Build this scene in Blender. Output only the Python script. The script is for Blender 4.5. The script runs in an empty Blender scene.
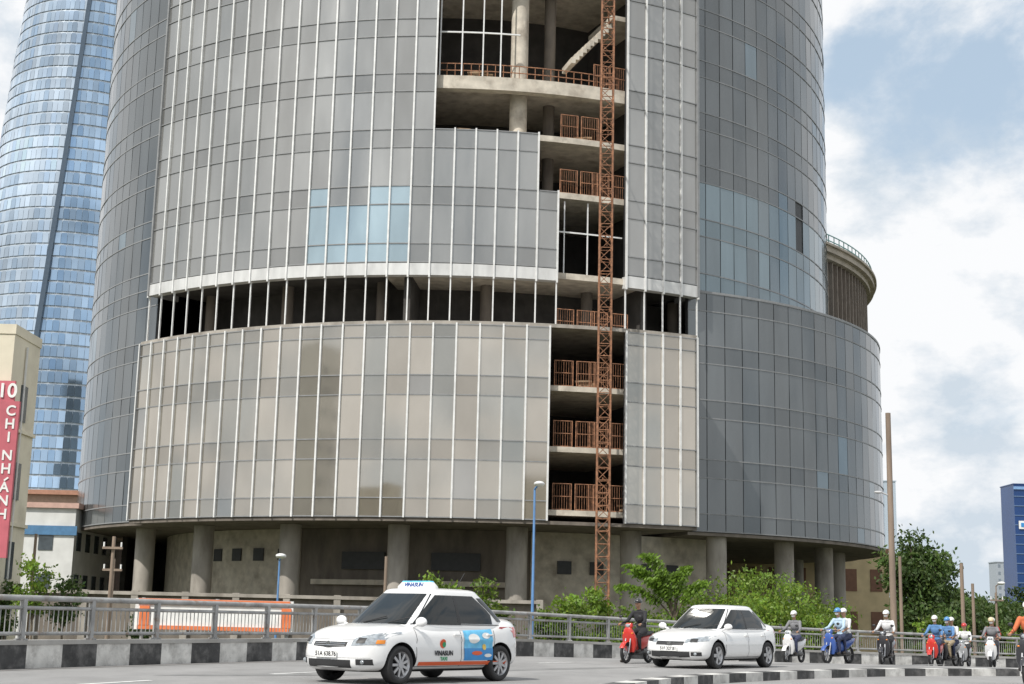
import bpy, bmesh, math, random
from mathutils import Vector, Matrix
rad=math.radians
random.seed(7)
scene=bpy.context.scene
COL=scene.collection
scene.view_settings.view_transform='Standard'
try: scene.view_settings.look='None'
except Exception: pass
scene.view_settings.exposure=0

# ------------------------------------------------------------------ mesh builder
class MB:
    def __init__(s): s.v=[];s.f=[];s.m=[];s.c=[];s.s=[];s.tint=False
    def add(s,vs,fs,m=0,c=None,sm=False):
        o=len(s.v); s.v+=[tuple(v) for v in vs]
        for f in fs:
            s.f.append([i+o for i in f]); s.m.append(m); s.s.append(sm)
            s.c.append(c if c else (1,1,1))
        if c: s.tint=True
    def box(s,c,d,m=0,rz=0,col=None,mat=None):
        x,y,z=d[0]/2,d[1]/2,d[2]/2
        vs=[Vector((a*x,b*y,e*z)) for a in(-1,1) for b in(-1,1) for e in(-1,1)]
        M_=Matrix.Rotation(rz,4,'Z') if mat is None else mat
        vs=[M_@v+Vector(c) for v in vs]
        s.add(vs,[(0,1,3,2),(4,6,7,5),(0,4,5,1),(2,3,7,6),(0,2,6,4),(1,5,7,3)],m,col)
    def cyl(s,p0,p1,r0,r1=None,n=12,m=0,caps=True,sm=True,col=None):
        p0=Vector(p0);p1=Vector(p1); r1=r0 if r1 is None else r1
        d=(p1-p0).normalized(); a=d.orthogonal().normalized(); b=d.cross(a)
        vs=[]
        for p,r in((p0,r0),(p1,r1)):
            for i in range(n):
                t=2*math.pi*i/n; vs.append(p+a*math.cos(t)*r+b*math.sin(t)*r)
        s.add(vs,[(i,(i+1)%n,n+(i+1)%n,n+i) for i in range(n)],m,col,sm)
        if caps: s.add(vs,[tuple(range(n-1,-1,-1)),tuple(range(n,2*n))],m,col,False)
    def ell(s,c,r,n=14,k=9,m=0,col=None,mat=None,zmin=-1.0):
        vs=[];c=Vector(c)
        for j in range(k+1):
            ph=-math.pi/2+math.pi*j/k
            sz=max(math.sin(ph),zmin)
            cr=math.cos(ph) if math.sin(ph)>=zmin else math.sqrt(max(0,1-zmin*zmin))*(j/k*2)
            for i in range(n):
                t=2*math.pi*i/n
                v=Vector((math.cos(t)*cr*r[0],math.sin(t)*cr*r[1],sz*r[2]))
                if mat: v=mat@v
                vs.append(v+c)
        fs=[(j*n+i,j*n+(i+1)%n,(j+1)*n+(i+1)%n,(j+1)*n+i) for j in range(k) for i in range(n)]
        s.add(vs,fs,m,col,True)
    def loft(s,rings,n=18,p=2.6,m=0,sm=True):
        vs=[]
        for c,a,b in rings:
            c=Vector(c);a=Vector(a);b=Vector(b)
            for i in range(n):
                t=2*math.pi*i/n;ct,st=math.cos(t),math.sin(t)
                vs.append(c+a*math.copysign(abs(ct)**(2/p),ct)+b*math.copysign(abs(st)**(2/p),st))
        k=len(rings)
        s.add(vs,[(j*n+i,j*n+(i+1)%n,(j+1)*n+(i+1)%n,(j+1)*n+i) for j in range(k-1) for i in range(n)],m,None,sm)
        s.add(vs,[tuple(range(n-1,-1,-1)),tuple(range((k-1)*n,k*n))],m,None,False)
    def band(s,C,R0,R1,t0,t1,z0,z1,seg=None,m=0,col=None):
        seg=seg or max(1,int(abs(t1-t0)/2.5))
        vs=[]
        for i in range(seg+1):
            t=rad(t0+(t1-t0)*i/seg)
            for r in(R0,R1):
                for z in(z0,z1): vs.append((C[0]+r*math.sin(t),C[1]-r*math.cos(t),z))
        fs=[]
        for i in range(seg):
            a=i*4;b=a+4
            fs+=[(a,b,b+1,a+1),(a+2,a+3,b+3,b+2),(a+1,b+1,b+3,a+3),(a,a+2,b+2,b)]
        fs+=[(0,1,3,2),(seg*4,seg*4+2,seg*4+3,seg*4+1)]
        s.add(vs,fs,m,col)
    def grid(s,rows,m=0,sm=True):
        k=len(rows);n=len(rows[0]);vs=[p for r in rows for p in r]
        s.add(vs,[(j*n+i,j*n+i+1,(j+1)*n+i+1,(j+1)*n+i) for j in range(k-1) for i in range(n-1)],m,None,sm)
    def obj(s,name,mats,parent=None,world=True,bevel=0):
        me=bpy.data.meshes.new(name); me.from_pydata(s.v,[],s.f)
        if not isinstance(mats,(list,tuple)): mats=[mats]
        for q in mats: me.materials.append(q)
        me.polygons.foreach_set('material_index',s.m)
        me.polygons.foreach_set('use_smooth',s.s)
        if s.tint:
            at=me.color_attributes.new('tint','FLOAT_COLOR','CORNER')
            buf=[]
            for f,c in zip(s.f,s.c): buf+=[c[0],c[1],c[2],1.0]*len(f)
            at.data.foreach_set('color',buf)
        me.update()
        o=bpy.data.objects.new(name,me); COL.objects.link(o)
        if parent:
            o.parent=parent
            if world: o.matrix_parent_inverse=Matrix.Translation(-parent.location)
        if bevel:
            b=o.modifiers.new('b','BEVEL');b.width=bevel;b.segments=2;b.limit_method='ANGLE'
        return o

def top(o,label,cat,group=None):
    o['label']=label;o['category']=cat
    if group:o['group']=group
    return o
def struct(o,label=None):
    o['kind']='structure'
    if label:o['label']=label
    return o
def empty(name,loc,rz=0):
    e=bpy.data.objects.new(name,None);e.location=loc;e.rotation_euler=(0,0,rz)
    e.empty_display_size=.2;COL.objects.link(e);return e

# ------------------------------------------------------------------ materials
MC={}
def M(name,c,r=.6,met=0,var=.12,sc=3,bump=0,bsc=40,tint=False,coat=0,c2=None,c2s=1.0,c2t=(.45,.65),stretch=None,spec=.5,rvar=0,trans=0):
    if name in MC:return MC[name]
    m=bpy.data.materials.new(name);m.use_nodes=True;nt=m.node_tree;N=nt.nodes;L=nt.links
    p=N['Principled BSDF'];p.inputs['Roughness'].default_value=r;p.inputs['Metallic'].default_value=met
    p.inputs['Specular IOR Level'].default_value=spec
    if coat:
        p.inputs['Coat Weight'].default_value=coat;p.inputs['Coat Roughness'].default_value=.04
    tc=N.new('ShaderNodeTexCoord');src=tc.outputs['Object']
    if stretch:
        mp=N.new('ShaderNodeMapping');mp.inputs['Scale'].default_value=stretch;L.new(src,mp.inputs['Vector']);vec=mp.outputs['Vector']
    else: vec=src
    nz=N.new('ShaderNodeTexNoise');nz.inputs['Scale'].default_value=sc;nz.inputs['Detail'].default_value=6;L.new(vec,nz.inputs['Vector'])
    mr=N.new('ShaderNodeMapRange');mr.inputs['From Min'].default_value=.3;mr.inputs['From Max'].default_value=.7
    mr.inputs['To Min'].default_value=1-var;mr.inputs['To Max'].default_value=1+var;L.new(nz.outputs['Fac'],mr.inputs['Value'])
    base=N.new('ShaderNodeRGB');base.outputs[0].default_value=(*c,1);cur=base.outputs[0]
    if c2:
        n2=N.new('ShaderNodeTexNoise');n2.inputs['Scale'].default_value=c2s;n2.inputs['Detail'].default_value=8;n2.inputs['Roughness'].default_value=.65;L.new(vec,n2.inputs['Vector'])
        m2=N.new('ShaderNodeMapRange');m2.inputs['From Min'].default_value=c2t[0];m2.inputs['From Max'].default_value=c2t[1];L.new(n2.outputs['Fac'],m2.inputs['Value'])
        mx=N.new('ShaderNodeMix');mx.data_type='RGBA';L.new(m2.outputs[0],mx.inputs['Factor']);L.new(cur,mx.inputs['A']);mx.inputs['B'].default_value=(*c2,1);cur=mx.outputs['Result']
    if tint:
        at=N.new('ShaderNodeAttribute');at.attribute_name='tint'
        vm=N.new('ShaderNodeVectorMath');vm.operation='MULTIPLY';L.new(cur,vm.inputs[0]);L.new(at.outputs['Color'],vm.inputs[1]);cur=vm.outputs[0]
    sc_=N.new('ShaderNodeVectorMath');sc_.operation='SCALE';L.new(cur,sc_.inputs[0]);L.new(mr.outputs[0],sc_.inputs['Scale'])
    L.new(sc_.outputs[0],p.inputs['Base Color'])
    if rvar:
        mr2=N.new('ShaderNodeMapRange');mr2.inputs['From Min'].default_value=.3;mr2.inputs['From Max'].default_value=.7
        mr2.inputs['To Min'].default_value=r;mr2.inputs['To Max'].default_value=r+rvar;L.new(nz.outputs['Fac'],mr2.inputs['Value']);L.new(mr2.outputs[0],p.inputs['Roughness'])
    if bump:
        nb=N.new('ShaderNodeTexNoise');nb.inputs['Scale'].default_value=bsc;nb.inputs['Detail'].default_value=4;L.new(src,nb.inputs['Vector'])
        bp=N.new('ShaderNodeBump');bp.inputs['Strength'].default_value=bump;bp.inputs['Distance'].default_value=.02
        L.new(nb.outputs['Fac'],bp.inputs['Height']);L.new(bp.outputs[0],p.inputs['Normal'])
    if trans:
        tr=N.new('ShaderNodeBsdfTranslucent');L.new(sc_.outputs[0],tr.inputs['Color'])
        ms=N.new('ShaderNodeMixShader');ms.inputs[0].default_value=trans
        L.new(p.outputs[0],ms.inputs[1]);L.new(tr.outputs[0],ms.inputs[2]);L.new(ms.outputs[0],N['Material Output'].inputs['Surface'])
    MC[name]=m;return m

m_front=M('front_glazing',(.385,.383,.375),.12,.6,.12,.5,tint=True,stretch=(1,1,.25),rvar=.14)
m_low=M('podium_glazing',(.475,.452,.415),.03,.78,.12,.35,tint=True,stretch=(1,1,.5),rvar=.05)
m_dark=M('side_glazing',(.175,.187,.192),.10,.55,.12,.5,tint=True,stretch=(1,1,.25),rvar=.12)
m_seam=M('joint_dark',(.05,.052,.055),.6)
m_white=M('mullion_paint',(.74,.74,.73),.45,0,.12,2)
m_fascia=M('fascia_panel',(.62,.62,.61),.4,.1,.15,1.5,stretch=(1,1,.3))
m_grey=M('transom_grey',(.25,.255,.26),.5)
m_conc=M('raw_concrete',(.36,.33,.29),.85,0,.25,1.2,.4,8,c2=(.2,.175,.15),c2s=.5,c2t=(.5,.72),stretch=(1,1,.35))
m_concl=M('pale_concrete',(.56,.51,.43),.85,0,.2,1.5,.3,8,c2=(.38,.33,.27),c2s=.8,c2t=(.5,.7))
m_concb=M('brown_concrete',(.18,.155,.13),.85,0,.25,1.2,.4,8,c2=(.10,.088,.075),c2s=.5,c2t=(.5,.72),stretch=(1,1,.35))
m_concd=M('shaded_concrete',(.06,.056,.052),.9,0,.3,1)  # shade of the open floors and recesses put into this near-black colour
m_rust=M('rusty_steel',(.34,.165,.09),.8,.1,.35,6,c2=(.18,.095,.06),c2s=4)
m_black=M('black_rubber',(.02,.02,.021),.7)
m_asph=M('asphalt',(.30,.295,.29),.85,0,.12,.35,.5,60,c2=(.225,.222,.218),c2s=.6,c2t=(.4,.7),stretch=(1,.45,1))
m_kw=M('kerb_white',(.62,.61,.58),.8,0,.25,2.5,.4,20,c2=(.34,.33,.31),c2s=3,c2t=(.47,.7))
m_kb=M('kerb_black',(.055,.055,.055),.8,0,.35,3,.4,20,c2=(.18,.175,.17),c2s=2.5,c2t=(.47,.72))
m_line=M('road_paint',(.66,.66,.64),.7,0,.25,6)
m_rail=M('rail_steel',(.34,.34,.335),.55,.2,.25,3,c2=(.25,.19,.15),c2s=5,c2t=(.55,.7))
m_soil=M('grass_and_soil',(.07,.085,.035),.95,0,.4,.3,c2=(.13,.11,.08),c2s=.1)
m_leaf=M('leaf_green',(.15,.25,.035),.5,0,.25,.6,tint=True,trans=.42)
m_leafd=M('leaf_dark_green',(.06,.11,.026),.55,0,.25,.6,tint=True,trans=.3)
m_bark=M('bark',(.14,.11,.08),.9,0,.3,6,.5,20)
m_carw=M('white_car_paint',(.79,.79,.785),.25,0,.03,1,coat=.8)
m_glass=M('dark_car_glass',(.010,.013,.014),.02,0,.1,1,spec=.55)
m_chrome=M('chrome',(.7,.7,.7),.12,1,.05)
m_alloy=M('alloy_rim',(.5,.5,.51),.3,.7,.1)
m_lamp=M('headlamp_lens',(.42,.45,.47),.08,.5,.4,14,coat=1)
m_plast=M('black_plastic',(.025,.025,.026),.5)
m_red=M('red_paint',(.55,.03,.02),.3,0,.06,coat=.6)
m_stripe=M('orange_red_decal',(.70,.11,.03),.35,0,.06)
m_redlens=M('red_lens',(.5,.02,.015),.15,coat=1)
m_orange=M('orange_lens',(.75,.25,.03),.2)
m_white2=M('white_plastic',(.80,.80,.78),.4)
m_green=M('green_decal',(.02,.30,.12),.4)
m_blue=M('blue_decal',(.04,.26,.60),.4)
m_navy=M('navy_lettering',(.03,.08,.28),.4)
m_lblue=M('pale_blue_decal',(.14,.50,.78),.4,0,.25,6)
m_yel=M('yellow_decal',(.8,.55,.10),.4)
m_ink=M('ink_black',(.02,.02,.025),.5)

C_T=(-4.4,126.0); C_P=(-2.1,126.0); C_Q=(2.4,126.9); GZ=-2.2

# ------------------------------------------------------------------ camera, world, sun
cam=bpy.data.cameras.new('camera');cam.lens=50;cam.sensor_width=36;cam.clip_end=8000;cam.clip_start=.1
co=bpy.data.objects.new('camera',cam);COL.objects.link(co);scene.camera=co
co.matrix_world=Matrix.Translation((0,0,1.15))@Matrix.Rotation(rad(100.95),4,'X')@Matrix.Rotation(.023,4,'Z')

SUN=Vector((-.42,-.55,.80)).normalized()
w=bpy.data.worlds.new('World');scene.world=w;w.use_nodes=True;nt=w.node_tree;N=nt.nodes;L=nt.links
bg=N['Background'];bg.inputs['Strength'].default_value=.1
sky=N.new('ShaderNodeTexSky');sky.sky_type='NISHITA';sky.sun_disc=False
sky.sun_elevation=math.asin(SUN.z);sky.sun_rotation=math.atan2(SUN.x,SUN.y)%(2*math.pi);sky.dust_density=3
hz=N.new('ShaderNodeMix');hz.data_type='RGBA';hz.inputs['Factor'].default_value=.68;L.new(sky.outputs[0],hz.inputs['A']);hz.inputs['B'].default_value=(6.2,7.7,9.2,1)
tc=N.new('ShaderNodeTexCoord');mp=N.new('ShaderNodeMapping');mp.inputs['Scale'].default_value=(1,1,1.7);mp.inputs['Location'].default_value=(.35,.1,.2)
L.new(tc.outputs['Generated'],mp.inputs['Vector'])
n1=N.new('ShaderNodeTexNoise');n1.inputs['Scale'].default_value=3.2;n1.inputs['Detail'].default_value=12;n1.inputs['Roughness'].default_value=.60;n1.inputs['Distortion'].default_value=.3
L.new(mp.outputs[0],n1.inputs['Vector'])
cov=N.new('ShaderNodeMapRange');cov.interpolation_type='SMOOTHSTEP';cov.inputs['From Min'].default_value=.34;cov.inputs['From Max'].default_value=.48;L.new(n1.outputs['Fac'],cov.inputs['Value'])
n2=N.new('ShaderNodeTexNoise');n2.inputs['Scale'].default_value=6.5;n2.inputs['Detail'].default_value=12;n2.inputs['Roughness'].default_value=.60;L.new(mp.outputs[0],n2.inputs['Vector'])
cr=N.new('ShaderNodeValToRGB');cr.color_ramp.elements[0].position=.41;cr.color_ramp.elements[0].color=(.62,.70,.78,1)
cr.color_ramp.elements[1].position=.53;cr.color_ramp.elements[1].color=(.94,.95,.965,1);L.new(n2.outputs['Fac'],cr.inputs[0])
sc=N.new('ShaderNodeVectorMath');sc.operation='SCALE';sc.inputs['Scale'].default_value=10.3;L.new(cr.outputs[0],sc.inputs[0])
mx=N.new('ShaderNodeMix');mx.data_type='RGBA';L.new(cov.outputs[0],mx.inputs['Factor']);L.new(hz.outputs['Result'],mx.inputs['A']);L.new(sc.outputs[0],mx.inputs['B'])
L.new(mx.outputs['Result'],bg.inputs['Color'])
sd=bpy.data.lights.new('sun','SUN');sd.energy=4.0;sd.angle=rad(.6);sd.color=(1,.96,.90)
so=bpy.data.objects.new('sun',sd);COL.objects.link(so);so.rotation_euler=(-SUN).to_track_quat('-Z','Y').to_euler()

# ------------------------------------------------------------------ ground, road
mb=MB();S=4000;mb.add([(-S,-S,GZ),(S,-S,GZ),(S,S,GZ),(-S,S,GZ)],[(0,1,2,3)])
struct(mb.obj('ground',m_soil))
def rz_(y): return 0.0 if y<44 else -.03*(y-44)
PATH=[(-17,-60),(-15.5,-10),(-14,5),(-12.2,17),(-9.4,26),(-6.2,33),(-2.3,40.3),(3,47),(9,53),(17,59),(28,66),(45,74),(70,82)]
def cat(P,n=12):
    out=[]
    for i in range(len(P)-1):
        p0=Vector(P[max(0,i-1)]);p1=Vector(P[i]);p2=Vector(P[i+1]);p3=Vector(P[min(len(P)-1,i+2)])
        for k in range(n):
            t=k/n;out.append(.5*((2*p1)+(p2-p0)*t+(2*p0-5*p1+4*p2-p3)*t*t+(3*p1-p0-3*p2+p3)*t**3))
    out.append(Vector(P[-1]));return out
def resample(P,st):
    out=[P[0].copy()];acc=0
    for a,b in zip(P,P[1:]):
        d=(b-a).length;pos=0
        while acc+(d-pos)>=st:
            pos+=st-acc;acc=0;out.append(a.lerp(b,pos/d))
        acc+=d-pos
    return out
path=resample(cat(PATH),1.0)
mb=MB();vs=[];fs=[]
for p in path: vs+=[(p.x,p.y,rz_(p.y)),(120,p.y,rz_(p.y))]
for i in range(len(path)-1): fs.append((2*i,2*i+1,2*i+3,2*i+2))
mb.add(vs,fs);struct(mb.obj('road',m_asph),'grey asphalt road curving past the tower')
def sweep(mb,P,w0,w1,z0,z1,zf,alt=False):
    n=len(P);ring=[]
    for i,p in enumerate(P):
        d=(P[min(n-1,i+1)]-P[max(0,i-1)]).normalized();nl=Vector((-d.y,d.x))
        a=p+nl*w0;b=p+nl*w1;z=zf(p.y)
        ring.append([(a.x,a.y,z+z0),(a.x,a.y,z+z1),(b.x,b.y,z+z1),(b.x,b.y,z+z0)])
    for i in range(n-1):
        a=ring[i];b=ring[i+1]
        mb.add(a+b,[(0,4,5,1),(1,5,6,2),(2,6,7,3),(0,3,7,4)],(i%2) if alt else 0)
mb=MB();sweep(mb,path,.02,.42,0,.44,rz_,True);struct(mb.obj('kerb',[m_kw,m_kb]),'tall black and white painted parapet kerb')
mb=MB();sweep(mb,path,.0,.46,.44,.52,rz_);struct(mb.obj('kerb_capping',M('capping_grey',(.42,.41,.39),.85,0,.2,2,c2=(.25,.24,.22),c2s=1)))
mb=MB();sweep(mb,path,-.3,1.2,-3,-.02,rz_);struct(mb.obj('road_deck_edge',m_conc))
mb=MB();sweep(mb,path,-.35,0.0,0.004,.006,rz_);struct(mb.obj('gutter',M('gutter_grey',(.23,.22,.21),.9,0,.2,2)))
MED=[(-3,8),(-.5,16),(1.3,22),(3.7,27.8),(8.2,33.6),(12.5,36.4),(20,39.5),(34,43.5),(60,48)]
med=resample(cat(MED),.8)
mb=MB();sweep(mb,med,-.35,.0,0,.17,rz_,True);struct(mb.obj('median_kerb',[m_kw,m_kb]))
mb=MB();off=[]
for i,p in enumerate(path):
    d=(path[min(len(path)-1,i+1)]-path[max(0,i-1)]).normalized();off.append(p+Vector((d.y,-d.x))*4.2)
for i in range(60,len(off)-5,6):
    sweep(mb,off[i:i+3],0,.14,.004,.0065,rz_)
off2=[]
for i,p in enumerate(med):
    d=(med[min(len(med)-1,i+1)]-med[max(0,i-1)]).normalized();off2.append(p+Vector((-d.y,d.x))*.45)
sweep(mb,off2,0,.13,.004,.0065,rz_)
struct(mb.obj('lane_marking',m_line))
mb=MB()
for (x,y,a,b,r_) in((-4.5,27,2.2,.5,.6),(1.5,34,3.0,.35,.9),(8,42,3,.4,.8),(-1,20,.5,1.6,.2),(4,25,.4,2.2,.3),(-3.2,33,.8,.8,.4),(12,43.5,3,.3,.9)):
    n=14;vs=[]
    for i in range(n):
        t=2*math.pi*i/n;q=random.uniform(.8,1.1);v=Matrix.Rotation(r_,2)@Vector((math.cos(t)*a*q,math.sin(t)*b*q));vs.append((x+v.x,y+v.y,.004))
    mb.add(vs,[tuple(range(n))])
struct(mb.obj('road_patch',M('tar_patch',(.22,.218,.214),.8,0,.2,2)))

def railing(a,b):
    za=rz_(a.y)+.52;zb=rz_(b.y)+.52
    A=Vector((a.x,a.y,za));B=Vector((b.x,b.y,zb))
    e=empty('guard_railing',A)
    mid=A.lerp(B,.5)
    for P in(A,mid):
        mb=MB();mb.box(P+Vector((0,0,.38)),(.10,.10,.76),rz=math.atan2((B-A).y,(B-A).x))
        mb.box(P+Vector((0,0,.015)),(.2,.2,.03));mb.obj('post',m_rail,e)
    for h,r in((.78,.055),(.60,.035),(.12,.035)):
        mb=MB();mb.cyl(A+Vector((0,0,h)),B+Vector((0,0,h)),r,n=8);mb.obj('rail',m_rail,e)
    mb=MB();n=30
    for i in range(n):
        P=A.lerp(B,(i+.5)/n);mb.cyl(P+Vector((0,0,.12)),P+Vector((0,0,.60)),.012,n=4,caps=False)
    mb.obj('bar_grille',m_rail,e)
    top(e,'grey steel guard railing on the striped parapet','railing','guard railing sections along the road')
rp=[]
for i,p in enumerate(path):
    d=(path[min(len(path)-1,i+1)]-path[max(0,i-1)]).normalized();rp.append(p+Vector((-d.y,d.x))*.22)
rs=[p for p in rp if p.y>13]
for i in range(0,min(len(rs)-4,84),4): railing(rs[i],rs[i+4])

# ------------------------------------------------------------------ main tower
tower=empty('unfinished_office_tower',(-4.4,126,GZ))
top(tower,'unfinished grey curved glass office tower with open floors','building')
def facade(name,C,Rr,t0,t1,n,zs,mat,tint,skip=None,jit=.008,gap=.03,parent=tower):
    mb=MB()
    for i in range(n):
        ta=t0+(t1-t0)*i/n;tb=t0+(t1-t0)*(i+1)/n;g=math.degrees(gap/Rr)
        for j in range(len(zs)-1):
            za,zb=zs[j]+gap,zs[j+1]-gap;tm=(ta+tb)/2;zm=(za+zb)/2
            if skip and skip(tm,zm):continue
            a=random.gauss(0,jit*.5);b=random.gauss(0,jit*.6);vs=[]
            for t,z,o in((ta+g,za,-a-b),(tb-g,za,a-b),(tb-g,zb,a+b),(ta+g,zb,-a+b)):
                q=rad(t);r=Rr+o;vs.append((C[0]+r*math.sin(q),C[1]-r*math.cos(q),z))
            mb.add(vs,[(0,1,2,3)],0,tint(tm,zm,i,j))
    return mb.obj(name,mat,parent)
def backing(C,Rr,t0,t1,z0,z1,name='backing_wall'):
    mb=MB();mb.band(C,Rr-.4,Rr-.06,t0,t1,z0,z1);return mb.obj(name,m_seam,tower)
def fins(C,Rr,t0,t1,n,zr,mat=m_white,w=.11,d=.17):
    for i in range(n+1):
        t=t0+(t1-t0)*i/n;z0,z1=zr(t)
        if z1<=z0:continue
        mb=MB();q=rad(t);mb.box((C[0]+(Rr+d/2-.03)*math.sin(q),C[1]-(Rr+d/2-.03)*math.cos(q),(z0+z1)/2),(w,d,z1-z0),rz=q)
        mb.obj('mullion',mat,tower)
def transom(C,Rr,t0,t1,z,mat=m_grey,h=.07,d=.06):
    mb=MB();mb.band(C,Rr-.03,Rr+d,t0,t1,z-h/2,z+h/2);mb.obj('transom',mat,tower)
def storeys(z0,z1,st,sp):
    zs=[];z=z0
    while z<z1-.5:
        zs+=[z,z+sp];z+=st
    zs.append(z);return zs
ZT=78
up=storeys(24.5,ZT,4.05,1.3)
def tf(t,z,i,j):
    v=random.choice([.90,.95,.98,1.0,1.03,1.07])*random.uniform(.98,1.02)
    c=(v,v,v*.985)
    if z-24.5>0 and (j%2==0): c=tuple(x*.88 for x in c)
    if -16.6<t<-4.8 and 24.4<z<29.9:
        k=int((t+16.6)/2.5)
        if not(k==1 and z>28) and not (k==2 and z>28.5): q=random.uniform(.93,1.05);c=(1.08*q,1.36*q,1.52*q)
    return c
n=16;T0,T1,st=-42.3,-2.2,40.1/16
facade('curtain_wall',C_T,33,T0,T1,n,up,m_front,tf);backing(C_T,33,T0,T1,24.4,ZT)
z34=up.index(min(up,key=lambda z:abs(z-34)));z30=up.index(min(up,key=lambda z:abs(z-30)))
zA,zB=up[z34],up[z30]
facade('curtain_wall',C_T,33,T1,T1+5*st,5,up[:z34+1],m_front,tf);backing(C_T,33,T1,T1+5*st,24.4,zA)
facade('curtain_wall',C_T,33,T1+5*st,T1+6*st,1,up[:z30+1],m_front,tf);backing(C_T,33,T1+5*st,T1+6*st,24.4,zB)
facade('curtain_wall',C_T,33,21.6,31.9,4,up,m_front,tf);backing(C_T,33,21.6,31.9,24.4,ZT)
tE=T1+6*st
def zr(t):
    if t<T1+.1:return(23.45,ZT)
    if t<T1+5*st+.1:return(23.45,zA+.1)
    return(23.45,zB+.1)
fins(C_T,33,T0,tE,22,zr);fins(C_T,33,21.6,31.9,4,lambda t:(23.45,ZT))
for z in up:
    te=T1 if z>zA+.1 else (T1+5*st if z>zB+.1 else tE)
    transom(C_T,33,T0,te,z);transom(C_T,33,21.6,31.9,z)
mb=MB();mb.band(C_T,32.4,33.05,T0,tE,23.6,24.42);mb.obj('fascia',m_fascia,tower)
mb=MB();mb.band(C_T,32.4,33.05,21.6,31.9,23.6,24.42);mb.obj('fascia',m_fascia,tower)
for t in(T0,31.9):
    mb=MB();mb.band(C_T,30.5,33.15,t-.15,t+.15,23.6,ZT,1);mb.obj('side_return',m_grey,tower)
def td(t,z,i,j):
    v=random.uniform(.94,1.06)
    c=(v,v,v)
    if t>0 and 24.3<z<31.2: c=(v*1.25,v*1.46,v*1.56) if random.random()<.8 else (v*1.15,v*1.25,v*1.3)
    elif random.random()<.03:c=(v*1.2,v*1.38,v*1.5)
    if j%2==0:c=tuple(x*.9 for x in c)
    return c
upd=storeys(24.4,ZT,4.05,1.3)
upl=[7.3,8.5,11.0,12.3,15.2,16.5,19.1,20.4,23.1]+upd
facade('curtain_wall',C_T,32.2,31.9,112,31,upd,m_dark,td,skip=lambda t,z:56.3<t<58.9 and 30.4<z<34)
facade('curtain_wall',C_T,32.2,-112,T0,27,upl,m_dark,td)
backing(C_T,32.2,31.9,112,20.2,ZT);backing(C_T,32.2,-112,T0,7.25,ZT)
for z in upd:transom(C_T,32.2,31.9,112,z,d=.035,h=.08)
for z in upl:transom(C_T,32.2,-112,T0,z,d=.035,h=.08)
mb=MB();mb.band(C_T,31.5,31.9,112,248,7.3,ZT);mb.obj('rear_wall',m_grey,tower)
mb=MB();mb.band(C_T,0.5,32.0,-180,180,ZT-.3,ZT+.2,72);mb.obj('roof',m_conc,tower)
lowz=[7.3,8.5,11.0,12.3,15.2,16.5,19.0,19.85]
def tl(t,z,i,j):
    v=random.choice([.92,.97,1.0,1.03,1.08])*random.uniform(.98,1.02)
    c=(v*1.02,v*.99,v*.94)  # warm tone of reflected clouds and buildings put into the panel tint
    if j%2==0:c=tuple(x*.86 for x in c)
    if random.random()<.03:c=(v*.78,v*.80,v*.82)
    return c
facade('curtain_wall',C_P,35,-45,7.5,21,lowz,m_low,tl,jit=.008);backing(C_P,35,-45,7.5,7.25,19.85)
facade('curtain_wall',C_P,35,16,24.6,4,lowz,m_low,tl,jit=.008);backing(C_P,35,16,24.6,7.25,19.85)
fins(C_P,35,-45,7.5,21,lambda t:(7.25,19.95));fins(C_P,35,16,24.6,4,lambda t:(7.25,19.95))
for z in lowz:transom(C_P,35,-45,7.5,z);transom(C_P,35,16,24.6,z)
pod=[7.3,8.5,11.0,12.3,15.2,16.5,19.1,20.4,22.9,24.2]
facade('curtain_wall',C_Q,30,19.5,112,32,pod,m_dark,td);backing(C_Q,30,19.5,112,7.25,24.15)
for z in pod:transom(C_Q,30,19.5,112,z,d=.035,h=.08)
mb=MB();mb.band(C_Q,18,30.05,19.5,112,24.2,24.36);mb.obj('podium_roof',m_grey,tower)
for t,r0 in((-45,32.6),(24.6,31)):
    mb=MB();mb.band(C_P,r0,35.12,t-.14,t+.14,7.25,19.9,1);mb.obj('side_return',m_grey,tower)
mb=MB();mb.band(C_P,20,35.02,-45,24.6,19.86,20.1);mb.obj('floor_slab',m_conc,tower)
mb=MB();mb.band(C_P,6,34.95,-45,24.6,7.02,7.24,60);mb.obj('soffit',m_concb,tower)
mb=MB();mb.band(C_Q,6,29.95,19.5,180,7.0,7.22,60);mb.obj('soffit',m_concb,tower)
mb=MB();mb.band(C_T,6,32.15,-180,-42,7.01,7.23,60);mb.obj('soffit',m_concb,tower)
for z in(8.0,12.1,16.1):
    mb=MB();mb.band(C_P,20,34.5,4,20,z-.35,z);mb.obj('floor_slab',m_concl,tower)
for z in(24.3,30.0,34.0,38.0,46.6,50.6):
    mb=MB();mb.band(C_T,20,32.55,-8,25,z-.42,z)
    if z==38.0: mb.band(C_T,31.9,32.56,-4,21.6,z-.95,z-.42)
    mb.obj('floor_slab',m_concl,tower)
mb=MB()
for k in range(12):
    q=rad(15.2+k*.5);mb.box((C_T[0]+30.6*math.sin(q),C_T[1]-30.6*math.cos(q),40.1+k*.30),(.32,2.2,.42),rz=q)
mb.obj('stair_flight',m_concl,tower)
mb=MB();mb.band(C_T,28,32.2,20,25,43.4,43.75);mb.obj('stair_landing',m_concl,tower)
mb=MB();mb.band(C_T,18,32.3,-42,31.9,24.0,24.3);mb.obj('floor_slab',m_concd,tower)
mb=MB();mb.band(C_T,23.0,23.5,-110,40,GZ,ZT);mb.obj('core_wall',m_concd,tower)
mb=MB();mb.band(C_T,28.0,28.4,-178,-78,GZ,7.0);mb.obj('rear_lobby_wall',m_concd,tower)
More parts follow.
